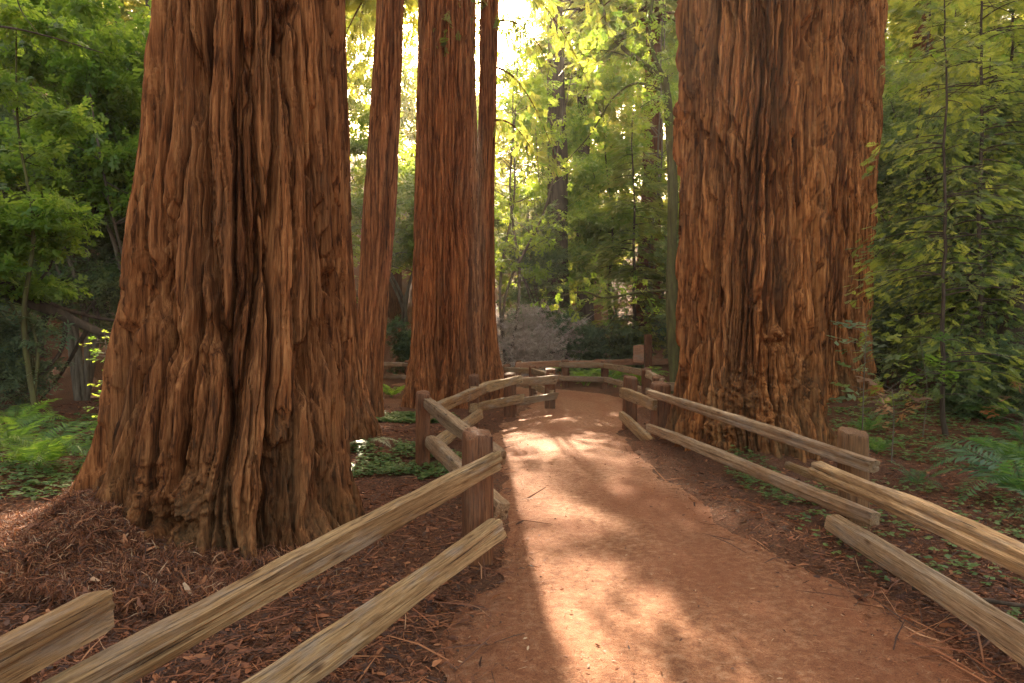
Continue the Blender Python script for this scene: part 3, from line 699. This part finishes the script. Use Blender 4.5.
young = [plant('young_conifer', *conifer(101, 12, 1.2, 2.9, 120, 40, .42, 'leaf_conifer', .09)),
         plant('young_conifer', *conifer(102, 15, 2.2, 3.4, 130, 42, .46, 'leaf_conifer', .12, droop=.35))]
hem = plant('young_conifer', *conifer(103, 8.5, .6, 2.7, 85, 34, .26, 'leaf_conifer', .055, droop=.15))
hem2 = plant('young_conifer', *conifer(104, 10, .9, 3.2, 150, 130, .165, 'leaf_conifer', .075, droop=.2))
tall = [plant('tall_redwood', *conifer(105, 28, 15, 4.2, 150, 60, .62, 'leaf_conifer', .55, bark='dark_bark', droop=.35)),
        plant('tall_redwood', *conifer(106, 30, 17, 4.6, 150, 60, .70, 'leaf_conifer', .75, bark='bark3', droop=.4))]
bay = [plant('bay_tree', *broadtree(107, 5, 9, 3.6, 200, 36, .34, 'leaf_bay', 'grey_bark', .085, cl_r=.55)),
       plant('bay_tree', *broadtree(108, 4, 7, 3.0, 190, 36, .32, 'leaf_bay', 'dark_bark', .065, cl_r=.5))]
alder = [plant('broadleaf_tree', *broadtree(109, 4, 9.5, 3.6, 190, 36, .32, 'leaf_bright', 'grey_bark', .07, tm=TBW, low=.45, cl_r=.55)),
         plant('broadleaf_tree', *broadtree(110, 3, 7.5, 3.2, 170, 36, .28, 'leaf_bright', 'moss_bark', .055, tm=TBW, low=.35, cl_r=.5))]
thin_t = plant('broadleaf_tree', *broadtree(115, 3, 12, 4.0, 75, 26, .30, 'leaf_bright', 'grey_bark', .06, tm=TBW, low=.3, cl_r=.6))
shrub = [plant('shrub', *broadtree(111, 9, 2.0, 1.4, 120, 26, .24, 'leaf_teal', 'dark_bark', .022, low=.15, cl_r=.3), names=('stem', 'foliage')),
         plant('shrub', *broadtree(112, 8, 1.5, 1.3, 110, 26, .20, 'leaf_bay', 'dark_bark', .02, tm=TBW, low=.15, cl_r=.28), names=('stem', 'foliage'))]
greysh = plant('bare_shrub', *broadtree(113, 24, 2.0, 2.3, 330, 18, .15, 'leaf_ash', 'pink_twig', .028, low=.1, cl_r=.35), names=('stem', 'foliage'))

BT = [  # proto, x, y, scale, rot, label, category
 (tall[0], 2.1, 31, (1.0, 1.5), .3, 'dark-trunked tall redwood beyond the far bend, left of the mossy bent tree', 'redwood'),
 (tall[1], 7.6, 38, 1.0, 1.1, 'reddish hazy redwood trunk high behind the mossy bent tree', 'redwood'),
 (tall[0], 5.0, 47, 1.1, 2.0, 'faint pale redwood in the haze between the two darker distant trunks', 'redwood'),
 (tall[1], -6.5, 36, 1.0, 4.0, 'tall redwood in the green gap between the massive left trunk and the slender leaning one', 'redwood'),
 (tall[0], 16, 30, 1.0, 5.0, 'tall straight redwood in dense foliage just right of the huge shaggy trunk', 'redwood'),
 (tall[1], 23, 38, 1.1, 3.0, 'pale distant redwood trunk near the top right corner', 'redwood'),
 (tall[0], -15.5, 30, 1.0, 1.0, 'tall redwood on the left hillside just left of the massive trunk', 'redwood'),
 (young[0], 4.8, 27, .9, .2, 'feathery young conifer glowing yellow-green behind the trail marker post', 'conifer'),
 (thin_t, 3.1, 35, (1.2, 1.4), 2.4, 'airy yellow-green tree just right of the dark-trunked tall redwood', 'broadleaf tree'),
 (young[1], -3.2, 42, 1.0, 3.3, 'far young conifer glowing in the sun between slender leaning trunk and fused clump', 'conifer'),
 (young[0], -7.8, 26, .9, 3.9, 'young conifer filling the gap right of the massive left trunk', 'conifer'),
 (young[1], 12.2, 20, .8, .7, 'young conifer with bright sprays against the right side of the trunk behind the huge one', 'conifer'),
 (young[0], 15.5, 18.5, .9, 1.9, 'broad young conifer at the far right edge above the ferns', 'conifer'),
 (hem2, 11.2, 15.2, 1.0, 2.2, 'dark young conifer with flat layered branches at right, behind the thin upright one', 'conifer'),
 (hem, 6.3, 9.9, (.62, .85), .5, 'thin upright young conifer with sparse flat sprays right of the huge trunk', 'conifer'),
 (young[1], 20, 25, 1.1, 4.4, 'young conifer high on the right slope against the sky', 'conifer'),
 (bay[0], 10.5, 17, .9, 1.5, 'bay tree with olive leaves low on the right slope', 'bay tree'),
 (bay[1], 5.9, 21.5, .8, .3, 'bay tree with creamy sunlit leaves beside the trail marker post', 'bay tree'),
 (bay[0], -9.5, 15, .85, 2.8, 'multi-stemmed bay tree with thin slanting stems at mid left', 'bay tree'),
 (bay[1], -12.5, 18, 1.0, 1.0, 'grey-green bay tree behind the fallen mossy limb', 'bay tree'),
 (bay[1], -5.6, 17.5, .8, 4.0, 'small bay tree low in the gap beside the slender leaning trunk', 'bay tree'),
 (bay[0], -17, 22, 1.1, .5, 'pale bay tree up the left hillside', 'bay tree'),
 (bay[0], 1.2, 27, .75, 3.0, 'hazy bay tree beyond the bend just right of the fused clump', 'bay tree'),
 (alder[0], -9.0, 17.5, 1.15, .9, 'bright green broadleaf tree against the upper left edge of the massive trunk', 'broadleaf tree'),
 (alder[1], -7.6, 11.0, .8, 2.1, 'slender broadleaf tree with lime leaves on the left margin of the picture', 'broadleaf tree'),
 (alder[0], -13.5, 24, 1.2, 3.6, 'sunlit broadleaf tree on the hillside in the top left', 'broadleaf tree'),
 (alder[1], 7.5, 25, 1.3, 5.2, 'bright broadleaf tree peeking out left of the huge shaggy trunk', 'broadleaf tree'),
 (bay[1], -9.6, 17.2, .9, 5.1, 'bay tree whose leaves touch the left flank of the massive trunk', 'bay tree'),
 (bay[0], -14.5, 17.5, .9, 4.4, 'bay tree at the left margin behind the slender lime-leaved tree', 'bay tree'),
 (alder[1], -11.5, 21, 1.2, .2, 'yellow-green broadleaf tree in the middle of the left thicket', 'broadleaf tree'),
 (thin_t, 6.9, 33, (1.1, 1.5), 4.2, 'tall airy broadleaf tree against the upper left edge of the huge shaggy trunk', 'broadleaf tree'),
 (thin_t, 2.4, 34, (1.0, 1.3), 2.9, 'sun-glowing broadleaf tree right beside the fused clump', 'broadleaf tree'),
 (bay[1], 10.2, 15.2, 1.1, 3.3, 'bay tree with sunlit narrow leaves low in the right thicket', 'bay tree'),
 (young[1], 11.5, 27, 1.0, 2.2, 'young conifer between the trunk behind the huge one and the top right corner', 'conifer'),
 (alder[0], 15, 24, 1.2, .6, 'sunlit yellow-green broadleaf tree in the top right corner', 'broadleaf tree'),
 (bay[1], 8.0, 20, .9, 2.5, 'bay tree hidden low behind the trunk behind the huge one', 'bay tree'),
 (alder[1], 4.6, 30, (1.3, 1.6), 1.2, 'tall lime broadleaf tree arching behind the mossy bent tree', 'broadleaf tree'),
 (thin_t, -.2, 24.5, (1.0, 1.1), 4.4, 'sparse backlit broadleaf tree in the brightest gap just right of the fused clump', 'broadleaf tree'),
 (alder[0], -8.3, 14.6, (.9, 1.1), 5.5, 'lime-leaved broadleaf tree against the massive trunk above the thin sapling', 'broadleaf tree'),
 (hem2, 8.9, 12.9, (.7, 1.0), 3.0, 'feathery young conifer beside the thin upright one, nearer than the dark layered one', 'conifer'),
 (young[1], 1.0, 44, (1.0, 1.35), 2.2, 'hazy young conifer closing the bright gap left of the dark-trunked tall redwood', 'conifer'),
 (young[0], 3.2, 49, (1.2, 1.75), 5.1, 'far tall conifer filling the top of the view right of the dark-trunked redwood', 'conifer'),
 (alder[0], -4.6, 30, 1.2, 1.9, 'lime-green broadleaf tree glowing behind the slender leaning trunk', 'broadleaf tree'),
]
for pr, x, y, s_, rz, lb, cat in BT:
    a_, b_ = s_ if isinstance(s_, tuple) else (s_, s_); place(pr, x, y, lb, cat, None, a_, rz, 0, b_)
SH = [
 (shrub[0], 2.6, 24.8, 1.1, 'blue-green shrub right of the grey bare one', ), (shrub[1], 4.2, 26.0, 1.2, 'rounded shrub just left of the trail marker post'),
 (shrub[0], 6.4, 25.8, 1.0, 'shrub right of the trail marker post'), (shrub[0], .9, 26.5, 1.4, 'tall shrub behind the grey bare one'),
 (shrub[1], -5.2, 14.2, .9, 'low shrub in the gap left of the slender leaning trunk'), (shrub[0], -3.6, 24.5, 1.0, 'shrub above the tiny distant fence'),
 (shrub[0], -8.6, 11.2, 1.0, 'dark shrub under the fallen mossy limb'), (shrub[1], -11.5, 13.5, 1.1, 'shrub on the far left behind the ferns'),
 (shrub[0], -6.8, 14.6, 1.0, 'shrub against the left edge of the massive trunk'), (shrub[1], 7.9, 11.2, .9, 'dark shrub on the right behind the thin young conifer'),
 (shrub[0], 8.6, 16.0, 1.2, 'tall shrub behind the bright leaf sprig at right'), (shrub[0], 10.6, 12.4, 1.1, 'shrub at the right margin of the picture'),
 (shrub[1], 5.9, 16.8, .9, 'shrub against the right side of the trunk behind the huge one'), (shrub[0], 13.2, 15.8, 1.3, 'uppermost shrub on the right slope'),
]
for i, (pr, x, y, s_, lb) in enumerate(SH): place(pr, x, y, lb, 'shrub', None, s_, i*1.3)
place(greysh, .55, 23.6, 'grey-pink leafless shrub right of the fused redwood clump at the bend', 'bare shrub', None, 1.2, 0)

# drooping limbs on the right stem of the fused clump
rs = np.random.RandomState(41); cb = np.array(clump.location)
for k, (z0_, L_, az, dr_) in enumerate(((9.6, 2.2, .1, 2.6), (8.6, 1.5, -.5, 1.6), (7.6, 1.7, .5, 2.2), (6.4, 1.0, -.2, 1.2), (10.4, 2.6, -.3, 2.4), (9.0, 1.3, 3.6, 1.4))):
    p0 = np.array([-.42, 15.35, z0_])-cb; d_ = np.array([math.cos(az), math.sin(az), 0])
    s_ = np.linspace(0, 1, 14)[:, None]; ln = p0+d_*L_*s_+np.array([0, 0, 1.])*(.25*s_-dr_*s_**2)
    V, F = tube(ln, np.linspace(.028, .005, 14), 6); lm = obj('limb', mesh_np('limb', V, F, M['bark3']), clump)
    nn_ = int(60*L_); q_ = rs.uniform(.15, 1, nn_); c_ = np.stack([np.interp(q_, s_[:, 0], ln[:, j]) for j in range(3)], 1)+rs.normal(0, .13, (nn_, 3))
    hd = d_[None]*.3+rs.normal(0, .5, (nn_, 3)); hd[:, 2] -= .9
    V, F, T = foliage(c_, hd, rs.uniform(.16, .34, nn_), TS, rs, .6); obj('foliage', mesh_np('foliage', V, F, M['leaf_conifer'], {'tint': T}, smooth=False), lm)

# far woodland: one mass
rs = np.random.RandomState(77); n = 60000
ang = rs.uniform(R(-50), R(50), n); dist = rs.uniform(50, 80, n)
x = np.sin(ang)*dist; y = np.cos(ang)*dist; zz = np.minimum(terrain(x, y)+rs.rand(n)**.8*30, 37)
zc = zz/dist                                           # thinner high up towards the middle
keep = rs.rand(n) < np.clip(1.25-1.25*np.exp(-((x+2)/14)**2)*sstep(.34, .46, zc), .2, 1)
keep &= ~((np.abs(x+.05*y) < 5.5) & (zc > .37) & (rs.rand(n) < .6))
keep &= fbm(nzA, x*.22, zz*.22+y*.1, 3) > -.2
pos = np.stack([x, y, zz], 1)[keep]; hd = rs.normal(0, 1, pos.shape); hd[:, 2] -= .6
V, F, T = foliage(pos, hd, rs.uniform(1.0, 2.0, len(pos)), TS, rs, .6)
tag(obj('distant_woodland', mesh_np('distant_woodland', V, F, M['leaf_conifer'], {'tint': T}, smooth=False)),
    'far-off wood reading as one hazy green mass behind every tree', 'woodland', kind='stuff')

# ------------------------------------------------------------------ ferns
def frond_mesh(seed, L, arch, mat, npn=26, wmax=.11):
    rs = np.random.RandomState(seed); t_ = np.linspace(0, 1, 16)
    el = R(66)-arch*t_**1.3; dx = np.cos(el); dz = np.sin(el)
    P = np.stack([np.cumsum(dx)/16*L, .06*L*np.sin(t_*2+seed), np.cumsum(dz)/16*L], 1); P -= P[0]
    parts = [tube(P, .0035*(1.2-t_), 4)]; V = []
    for k in range(npn):
        f = .14+.86*k/npn; c = np.array([np.interp(f, t_, P[:, j]) for j in range(3)])
        i = min(14, int(f*15)); d = P[i+1]-P[i]; d /= np.linalg.norm(d); side = np.cross(d, [0, 0, 1]); side /= np.linalg.norm(side); nn = np.cross(side, d)
        l = L*wmax*2*math.sin(math.pi*(.12+.86*f)**.8)*rs.uniform(.85, 1.1); wd = L/npn*.62
        for s_ in (-1, 1):
            a = R(68+rs.uniform(-8, 8)); h = d*math.cos(a)+side*s_*math.sin(a)-nn*rs.uniform(-.05, .25)
            V += [c-d*wd/2, c+h*l*.55-d*wd*.55-nn*.004, c+h*l, c+h*l*.5+d*wd*.5]
    V = np.array(V); tv, tf = join(parts)
    F = np.arange(len(V)).reshape(-1, 4)+len(tv)
    T = np.concatenate([np.full(len(tv), .3), np.repeat(np.clip(rs.normal(.5, .2, len(V)//4), 0, 1), 4)])
    return mesh_np('frond', np.vstack([tv, V]), np.vstack([tf, F]), M[mat], {'tint': T}, smooth=False)
FRM = {k: [frond_mesh(s_, 1.0, a, k) for s_, a in ((1, 1.5), (2, 1.9), (3, 1.2), (4, 2.2))] for k in ('fern', 'fern_dark', 'fern_pale')}
def fern(x, y, size, nf, seed, label, mat='fern', tilt=0.0, group='sword ferns on the forest floor', dz=0):
    rs = random.Random(seed); root = empty('fern', (x, y, th(x, y)+dz)); tag(root, label, 'fern', group)
    a0 = rs.random()*6
    for i in range(nf):
        s_ = size*rs.uniform(.75, 1.15)
        obj('frond', rs.choice(FRM[mat]), root, (0, 0, 0), (rs.uniform(-.2, .2), rs.uniform(-.15, .25)+tilt, a0+i*2.4+rs.uniform(-.3, .3)), (s_,)*3)
    return root
fern(-5.0, 7.2, .95, 13, 1, 'large lime-green fern at the left margin, nearest of the left ferns')
fern(-4.2, 7.5, .75, 11, 2, 'bright fern touching the left flank of the massive trunk')
fern(-6.2, 8.4, .9, 12, 3, 'fern at the left margin just behind the nearest lime-green one')
fern(-5.1, 9.2, .85, 12, 4, 'mid-green fern between the lime ferns and the dark shrub at left')
fern(-7.4, 10.2, .9, 11, 5, 'dim fern under the fallen mossy limb')
fern(-5.9, 11.2, .85, 11, 6, 'small dim fern behind the thin yellow-leaved sapling')
fern(-7.1, 12.6, .9, 11, 7, 'farthest fern on the left, in front of the shrubs')
fern(-3.6, 14.2, .7, 10, 8, 'green fern in the gap left of the fused clump')
fern(-3.0, 17.0, .7, 10, 9, 'small fern below the tiny distant fence')
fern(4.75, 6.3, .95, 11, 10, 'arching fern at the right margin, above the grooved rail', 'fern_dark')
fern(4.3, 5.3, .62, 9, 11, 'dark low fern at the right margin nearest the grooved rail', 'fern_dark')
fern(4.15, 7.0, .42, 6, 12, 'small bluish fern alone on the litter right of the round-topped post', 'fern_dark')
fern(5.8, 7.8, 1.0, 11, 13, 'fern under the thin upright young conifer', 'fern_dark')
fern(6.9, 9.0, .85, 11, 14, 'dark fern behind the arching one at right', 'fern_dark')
fern(5.3, 10.2, .6, 9, 15, 'small dark green fern near the base of the trunk behind the huge one', 'fern_dark')
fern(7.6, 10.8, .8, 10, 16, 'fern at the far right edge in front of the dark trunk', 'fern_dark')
fern(2.2, 20.9, 1.35, 12, 17, 'bright yellow-green fern behind the far pale fence, left one of three')
fern(3.0, 21.3, 1.45, 12, 18, 'bright yellow-green fern behind the far pale fence, middle one of three')
fern(3.9, 20.6, 1.3, 12, 19, 'bright yellow-green fern behind the far pale fence, right one of three')
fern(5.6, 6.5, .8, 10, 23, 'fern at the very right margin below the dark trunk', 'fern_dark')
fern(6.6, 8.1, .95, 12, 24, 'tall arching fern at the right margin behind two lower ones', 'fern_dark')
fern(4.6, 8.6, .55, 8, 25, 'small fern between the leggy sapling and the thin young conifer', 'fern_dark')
pf = empty('dry_fern', (-1.72, 8.2, th(-1.72, 8.2)+.10)); tag(pf, 'pale cream dried fern frond on the litter right of the massive trunk', 'dry fern')
for i, a in enumerate((2.6, 3.1, .1, -.35)):
    obj('frond', FRM['fern_pale'][i % 3], pf, (0, 0, .02*i), (.3*(i % 2), R(35), a), (.42,)*3)

# clover patches
def clover(name, cx_, cy_, rx, ry, n, seed, label, size=.035):
    rs = np.random.RandomState(seed); a = rs.rand(n)*2*np.pi; r_ = np.sqrt(rs.rand(n)); x = cx_+np.cos(a)*r_*rx; y = cy_+np.sin(a)*r_*ry
    k = (fbm(nzB, x*2.5, y*2.5, 3) > -.12) & (path_sd(x, y) > .1); x = x[k]; y = y[k]; z = terrain(x, y)+rs.uniform(.02, .09, len(x)); V = []
    pos = []; hd = []
    for j in range(3):
        aa = j*2*np.pi/3+rs.rand(len(x)); pos.append(np.stack([x, y, z], 1)); hd.append(np.stack([np.cos(aa), np.sin(aa), rs.uniform(-.3, .1, len(x))], 1))
    lf = np.array([quad_leaf(1, .95, 0, 0, 0, 0, -.08)]).reshape(1, 4, 3)
    pos = np.concatenate(pos); hd = np.concatenate(hd); tn = np.tile(rs.rand(len(x)), 3)
    V, F, T = foliage(pos, hd, rs.uniform(.6, 1.3, len(pos))*size, [lf], rs, .25, tn)
    tag(obj(name, mesh_np(name, V, F, M['clover'], {'tint': T}, smooth=False)), label, 'ground cover', kind='stuff')
clover('clover_patch', -1.35, 7.9, .8, .9, 2600, 5, 'low clover carpet right of the massive left trunk behind the fence')
clover('clover_patch', 3.6, 5.0, 1.4, 2.2, 1500, 6, 'scattered clover on the litter behind the right fence')
clover('clover_patch', 2.6, 7.0, .3, 1.2, 500, 7, 'thin line of clover at the foot of the right fence')
clover('clover_patch', -5.6, 9.0, 3.0, 3.2, 9000, 9, 'leafy ground cover among the ferns at left', .05)
clover('clover_patch', 7.2, 9.8, 2.8, 3.4, 4500, 10, 'leafy ground cover under the conifers at right', .05)
clover('clover_patch', -1.9, 12.6, .9, .8, 2200, 12, 'bright green ground cover at the left foot of the fused clump', .05)

# ------------------------------------------------------------------ leaf litter
def litter(name, x, y, seed, size, label, heap=0.0, lift=.012, flakes=.15, thin=1.0, crl=1.0):
    rs = np.random.RandomState(seed); n = len(x)
    z = ground_z(x, y)+lift*rs.rand(n)
    L = size*rs.uniform(.5, 1.5, n); W = thin*L*np.where(rs.rand(n) < flakes, rs.uniform(.25, .5, n), rs.uniform(.05, .13, n))
    a = rs.rand(n)*2*np.pi; el = rs.normal(0, .22, n)+heap*rs.normal(0, .5, n)
    d = np.stack([np.cos(a)*np.cos(el), np.sin(a)*np.cos(el), np.sin(el)], 1); rl = rs.normal(0, .6, n)
    s0 = np.stack([-np.sin(a), np.cos(a), 0*a], 1); u0 = np.cross(d, s0); s_ = s0*np.cos(rl)[:, None]+u0*np.sin(rl)[:, None]; u = np.cross(d, s_)
    u *= np.sign(u[:, 2:3]+1e-9)
    c = np.stack([x, y, z], 1); curl = crl*rs.uniform(-.15, .45, n)*L; bend = crl*rs.uniform(-.25, .25, n)*L
    rows = []
    for k, f in enumerate((-.5, 0, .5)):
        mid = c+d*(f*L)[:, None]+u*(curl*(.25-f*f))[:, None]+s_*(bend*(.25-f*f))[:, None]; wd = W*(.5, 1, .35)[k]
        rows += [mid-s_*(wd/2)[:, None], mid+s_*(wd/2)[:, None]]
    V = np.stack(rows, 1).reshape(-1, 3); o = np.arange(n)[:, None]*6
    F = np.concatenate([o+np.array([[0, 1, 3, 2]]), o+np.array([[2, 3, 5, 4]])]); T = np.repeat(np.clip(rs.rand(n)**1.2, 0, 1), 6)
    return tag(obj(name, mesh_np(name, V, F, M['litter'], {'tint': T}, smooth=False)), label, 'litter', kind='stuff')
rs = np.random.RandomState(5)
def sample(n, xr, yr, rs):
    y = np.exp(rs.uniform(math.log(yr[0]), math.log(yr[1]), n)); x = rs.uniform(-1, 1, n)*(y*.85+.4); x = np.clip(x, xr[0], xr[1]); return x, y
x, y = sample(230000, (-9, 9), (1.2, 15), rs); sd_ = path_sd(x, y); p = np.clip(.38+sd_*2.2+.25*fbm(nzB, x*3, y*3, 3), 0, 1)**1.5
k = rs.rand(len(x)) < p*np.where(np.hypot(x-T1[0], y-T1[1]) < .8, 0, 1); x = x[k]; y = y[k]
litter('needle_litter', x, y, 6, .050, 'red-brown carpet of fallen redwood needles and bark off the path')
x, y = sample(80000, (-4, 4), (2.0, 14), rs); sd_ = path_sd(x, y); k = (sd_ < .1) & (rs.rand(len(x)) < .25+.9*np.exp(sd_*3.0)); x = x[k]; y = y[k]
rs2 = np.random.RandomState(8)
lo = litter('path_litter', x, y, 7, .020, 'sparse needle crumbs lying on the path', lift=.004)
x, y = sample(2600, (-7, 7), (1.5, 12), rs); k = path_sd(x, y) > -.25; x = x[k]; y = y[k]
litter('fallen_twigs', x, y, 17, .26, 'thin dead twigs strewn over the needle carpet beside the path', lift=.03, flakes=0, thin=.28, crl=.6)
# heap of shredded litter against the left trunk
n = 60000; a = R(230)+rs.normal(0, .5, n); r_ = rs.uniform(.95, 1.75, n); x = T1[0]+np.cos(a)*r_; y = T1[1]+np.sin(a)*r_
litter('litter_heap', x, y, 9, .075, 'shaggy heap of rusty redwood sprigs piled against the base of the massive left trunk', heap=1.1, lift=.09, flakes=.03, thin=.6, crl=2.0)

# ------------------------------------------------------------------ fallen limbs, saplings, sprigs
def limb(name, lines, mat, label, cat, base):
    root_parts = []
    for pts, r0_, r1_ in [(p, a*.7, b*.7) for p, a, b in lines]:
        ln = spline(np.array(pts)-np.array(base), 26); root_parts.append(tube(ln, np.linspace(r0_, r1_, 26), 10, Noise(len(pts)+int(r0_*1000)), .25))
    V, F = join(root_parts); return tag(obj(name, mesh_np(name, V, F, M[mat]), None, base), label, cat)
b0 = tuple(at(110, 345, 12))
limb('fallen_limb', [([at(-60, 245, 11), at(0, 288, 11.3), at(55, 312, 11.6), at(112, 338, 12), at(150, 352, 12.6)], .17, .09),
                     ([at(-20, 262, 11.8), at(40, 300, 12.2), at(90, 316, 12.6), at(125, 322, 13)], .09, .03),
                     ([at(66, 316, 11.7), at(60, 352, 11.5), at(30, 385, 11.2)], .06, .03), ([at(20, 298, 11.4), at(48, 270, 11.5), at(60, 236, 11.8)], .04, .012),
                     ([at(88, 328, 11.8), at(60, 375, 12), at(40, 400, 12.1)], .05, .02)],
     'dark_bark', 'dark mossy fallen limb slanting down from the left margin to the massive trunk', 'fallen limb', b0)
b0 = tuple(at(0, 26, 6.0))
limb('bare_branch', [([at(-80, 20, 6), at(0, 27, 6), at(45, 36, 6.1), at(105, 54, 6.3)], .018, .006), ([at(10, -30, 6.3), at(22, 10, 6.2), at(40, 35, 6.1)], .008, .004)],
     'dark_bark', 'bare dark branch reaching in from the top left corner', 'branch', b0)
b0 = (at(985, 605, 3.6)[0], at(985, 605, 3.6)[1], 0)
zb = th(b0[0], b0[1])
limb('fallen_branch', [([(2.35, 4.0, .08), (2.7, 3.7, .10), (3.1, 3.55, .10)], .02, .015)], 'dark_bark', 'short fallen stick behind the lower right rail', 'stick', (2.6, 3.7, 0.05))
# tall leafy stem by the left trunk
def sprig(name, base, top, nl, size, mat, label, seed, rad=.14, bark='grey_bark', tm=None, f0=.45):
    rs = np.random.RandomState(seed); base = np.array(base); top = np.array(top)-base
    ln = spline([(0, 0, 0), top*.5+rs.normal(0, .04, 3), top], 14); root = empty(name, tuple(base)); tag(root, label, 'sapling')
    tw = [tube(ln, np.linspace(.009, .003, 14), 6)]; pos = []; hd = []
    for i in range(nl):
        f = rs.uniform(f0, 1); c = np.array([np.interp(f, np.linspace(0, 1, 14), ln[:, k]) for k in range(3)]); a = rs.rand()*6.28
        d = np.array([math.cos(a), math.sin(a), rs.uniform(-.1, .5)]); e = c+d*rad*rs.uniform(.3, 1.1); tw.append(tube([c, (c+e)/2+[0, 0, .01], e], [.003, .0025, .0015], 4)); pos.append(e); hd.append(d)
    V, F = join(tw); obj('stem', mesh_np('stem', V, F, M[bark]), root)
    V, F, T = foliage(np.array(pos), np.array(hd), size*rs.uniform(.7, 1.2, nl), tm or TBW, rs, .4); obj('foliage', mesh_np('foliage', V, F, M[mat], {'tint': T}, smooth=False), root)
    return root
sprig('sapling', (-3.9, 6.6, th(-3.9, 6.6)), (-3.95, 6.6, 1.62), 26, .13, 'leaf_bright', 'thin sapling with small yellow-green leaves against the left edge of the massive trunk', 3, .16)
sprig('sapling', (4.05, 7.9, th(4.05, 7.9)), (3.95, 7.6, 1.75), 24, .24, 'leaf_bay', 'leggy sapling with pale green leaves just right of the huge trunk', 4, .25)
sprig('sapling', (4.45, 8.0, th(4.45, 8.0)), (4.4, 7.9, .95), 16, .26, 'leaf_brown', 'small dead sapling with orange-brown leaves right of the huge trunk', 5, .2)
sprig('sapling', (5.6, 7.4, th(5.6, 7.4)), (5.5, 7.3, 1.0), 16, .26, 'leaf_brown', 'withered sprig with tan leaves among the right-hand ferns', 6, .25)
sprig('sapling', (5.9, 9.8, th(5.9, 9.8)), (5.8, 9.7, 1.5), 20, .26, 'leaf_bright', 'sunlit sprig of round yellow leaves beside the thin young conifer', 7, .22)

# mossy bent tree at the left edge of the huge trunk
bt = empty('mossy_tree', (4.05, 18, th(4.05, 18))); tag(bt, 'slender mossy tree with arching bare limbs just left of the huge shaggy trunk', 'broadleaf tree')
def loc_(p): return np.array(p)-np.array(bt.location)
ls = [([at(676, 395, 17.8), at(672, 300, 17.8), at(672, 180, 17.8), at(668, 110, 17.8), at(663, 76, 17.8)], .17, .10),
      ([at(664, 80, 17.8), at(640, 62, 17.6), at(615, 40, 17.4), at(600, 0, 17.2), at(590, -60, 17)], .08, .02),
      ([at(663, 78, 17.8), at(652, 50, 18), at(650, 20, 18.2), at(660, -50, 18.4)], .06, .03),
      ([at(660, 90, 17.8), at(635, 84, 17.2), at(612, 100, 17), at(590, 135, 16.8), at(566, 162, 16.6)], .035, .012),
      ([at(672, 290, 17.8), at(640, 292, 17.4), at(605, 298, 17), at(585, 292, 16.8), at(560, 296, 16.6)], .04, .015),
      ([at(635, 60, 17.6), at(610, 52, 17.4), at(580, 50, 17)], .025, .008), ([at(668, 110, 17.8), at(655, 100, 17.4), at(640, 108, 17)], .02, .01)]
V, F = join([tube(spline([loc_(p) for p in pts], 24), np.linspace(a, b, 24), 8, Noise(5), .2) for pts, a, b in ls]); obj('trunk', mesh_np('trunk', V, F, M['moss_bark']), bt)
rs = np.random.RandomState(9); pos = []; hd = []
for pts, a, b in ls[1:]:
    ln = spline([loc_(p) for p in pts], 24)
    for i in range(110):
        c = ln[rs.randint(4, 24)]+rs.normal(0, .38, 3); pos.append(c); hd.append(rs.normal(0, 1, 3)+[0, 0, -.5])
V, F, T = foliage(np.array(pos), np.array(hd), rs.uniform(.16, .34, len(pos)), TB+TBW, rs, .4); obj('crown', mesh_np('crown', V, F, M['leaf_bright'], {'tint': T}, smooth=False), bt)
# dark trunk at far right edge
dk = empty('dark_tree', (9.2, 12.6, th(9.2, 12.6))); tag(dk, 'dark thick trunk at the right margin of the picture behind the ferns', 'tree')
V, F = tube([(0, 0, -.5), (0, 0, 0), (.1, 0, 1), (.6, 0, 3), (2.2, 0, 7), (4, 0, 12)], [.62, .5, .36, .32, .28, .2], 24, Noise(4), .15); obj('trunk', mesh_np('trunk', V, F, M['dark_bark']), dk)

# ------------------------------------------------------------------ haze
m, t = newmat('haze_air'); pv = N(t, "ShaderNodeVolumePrincipled"); pv.inputs['Color'].default_value = (1, .95, .82, 1)
pv.inputs['Density'].default_value = .00055; pv.inputs['Anisotropy'].default_value = .55
o_ = N(t, "ShaderNodeOutputMaterial"); t.links.new(pv.outputs[0], o_.inputs[1])
bb = np.array([(gx[0]-2, gy[0]-2, -3), (gx[-1]+2, gy[-1]+2, 44)])
c8 = np.array([(bb[i][0], bb[j][1], bb[k][2]) for i in (0, 1) for j in (0, 1) for k in (0, 1)])
hz = obj('haze', mesh_np('haze', c8, [(0, 1, 3, 2), (4, 6, 7, 5), (0, 4, 5, 1), (2, 3, 7, 6), (0, 2, 6, 4), (1, 5, 7, 3)], m, smooth=False))
tag(hz, 'thin warm air haze through the whole wood', 'haze', kind='stuff')
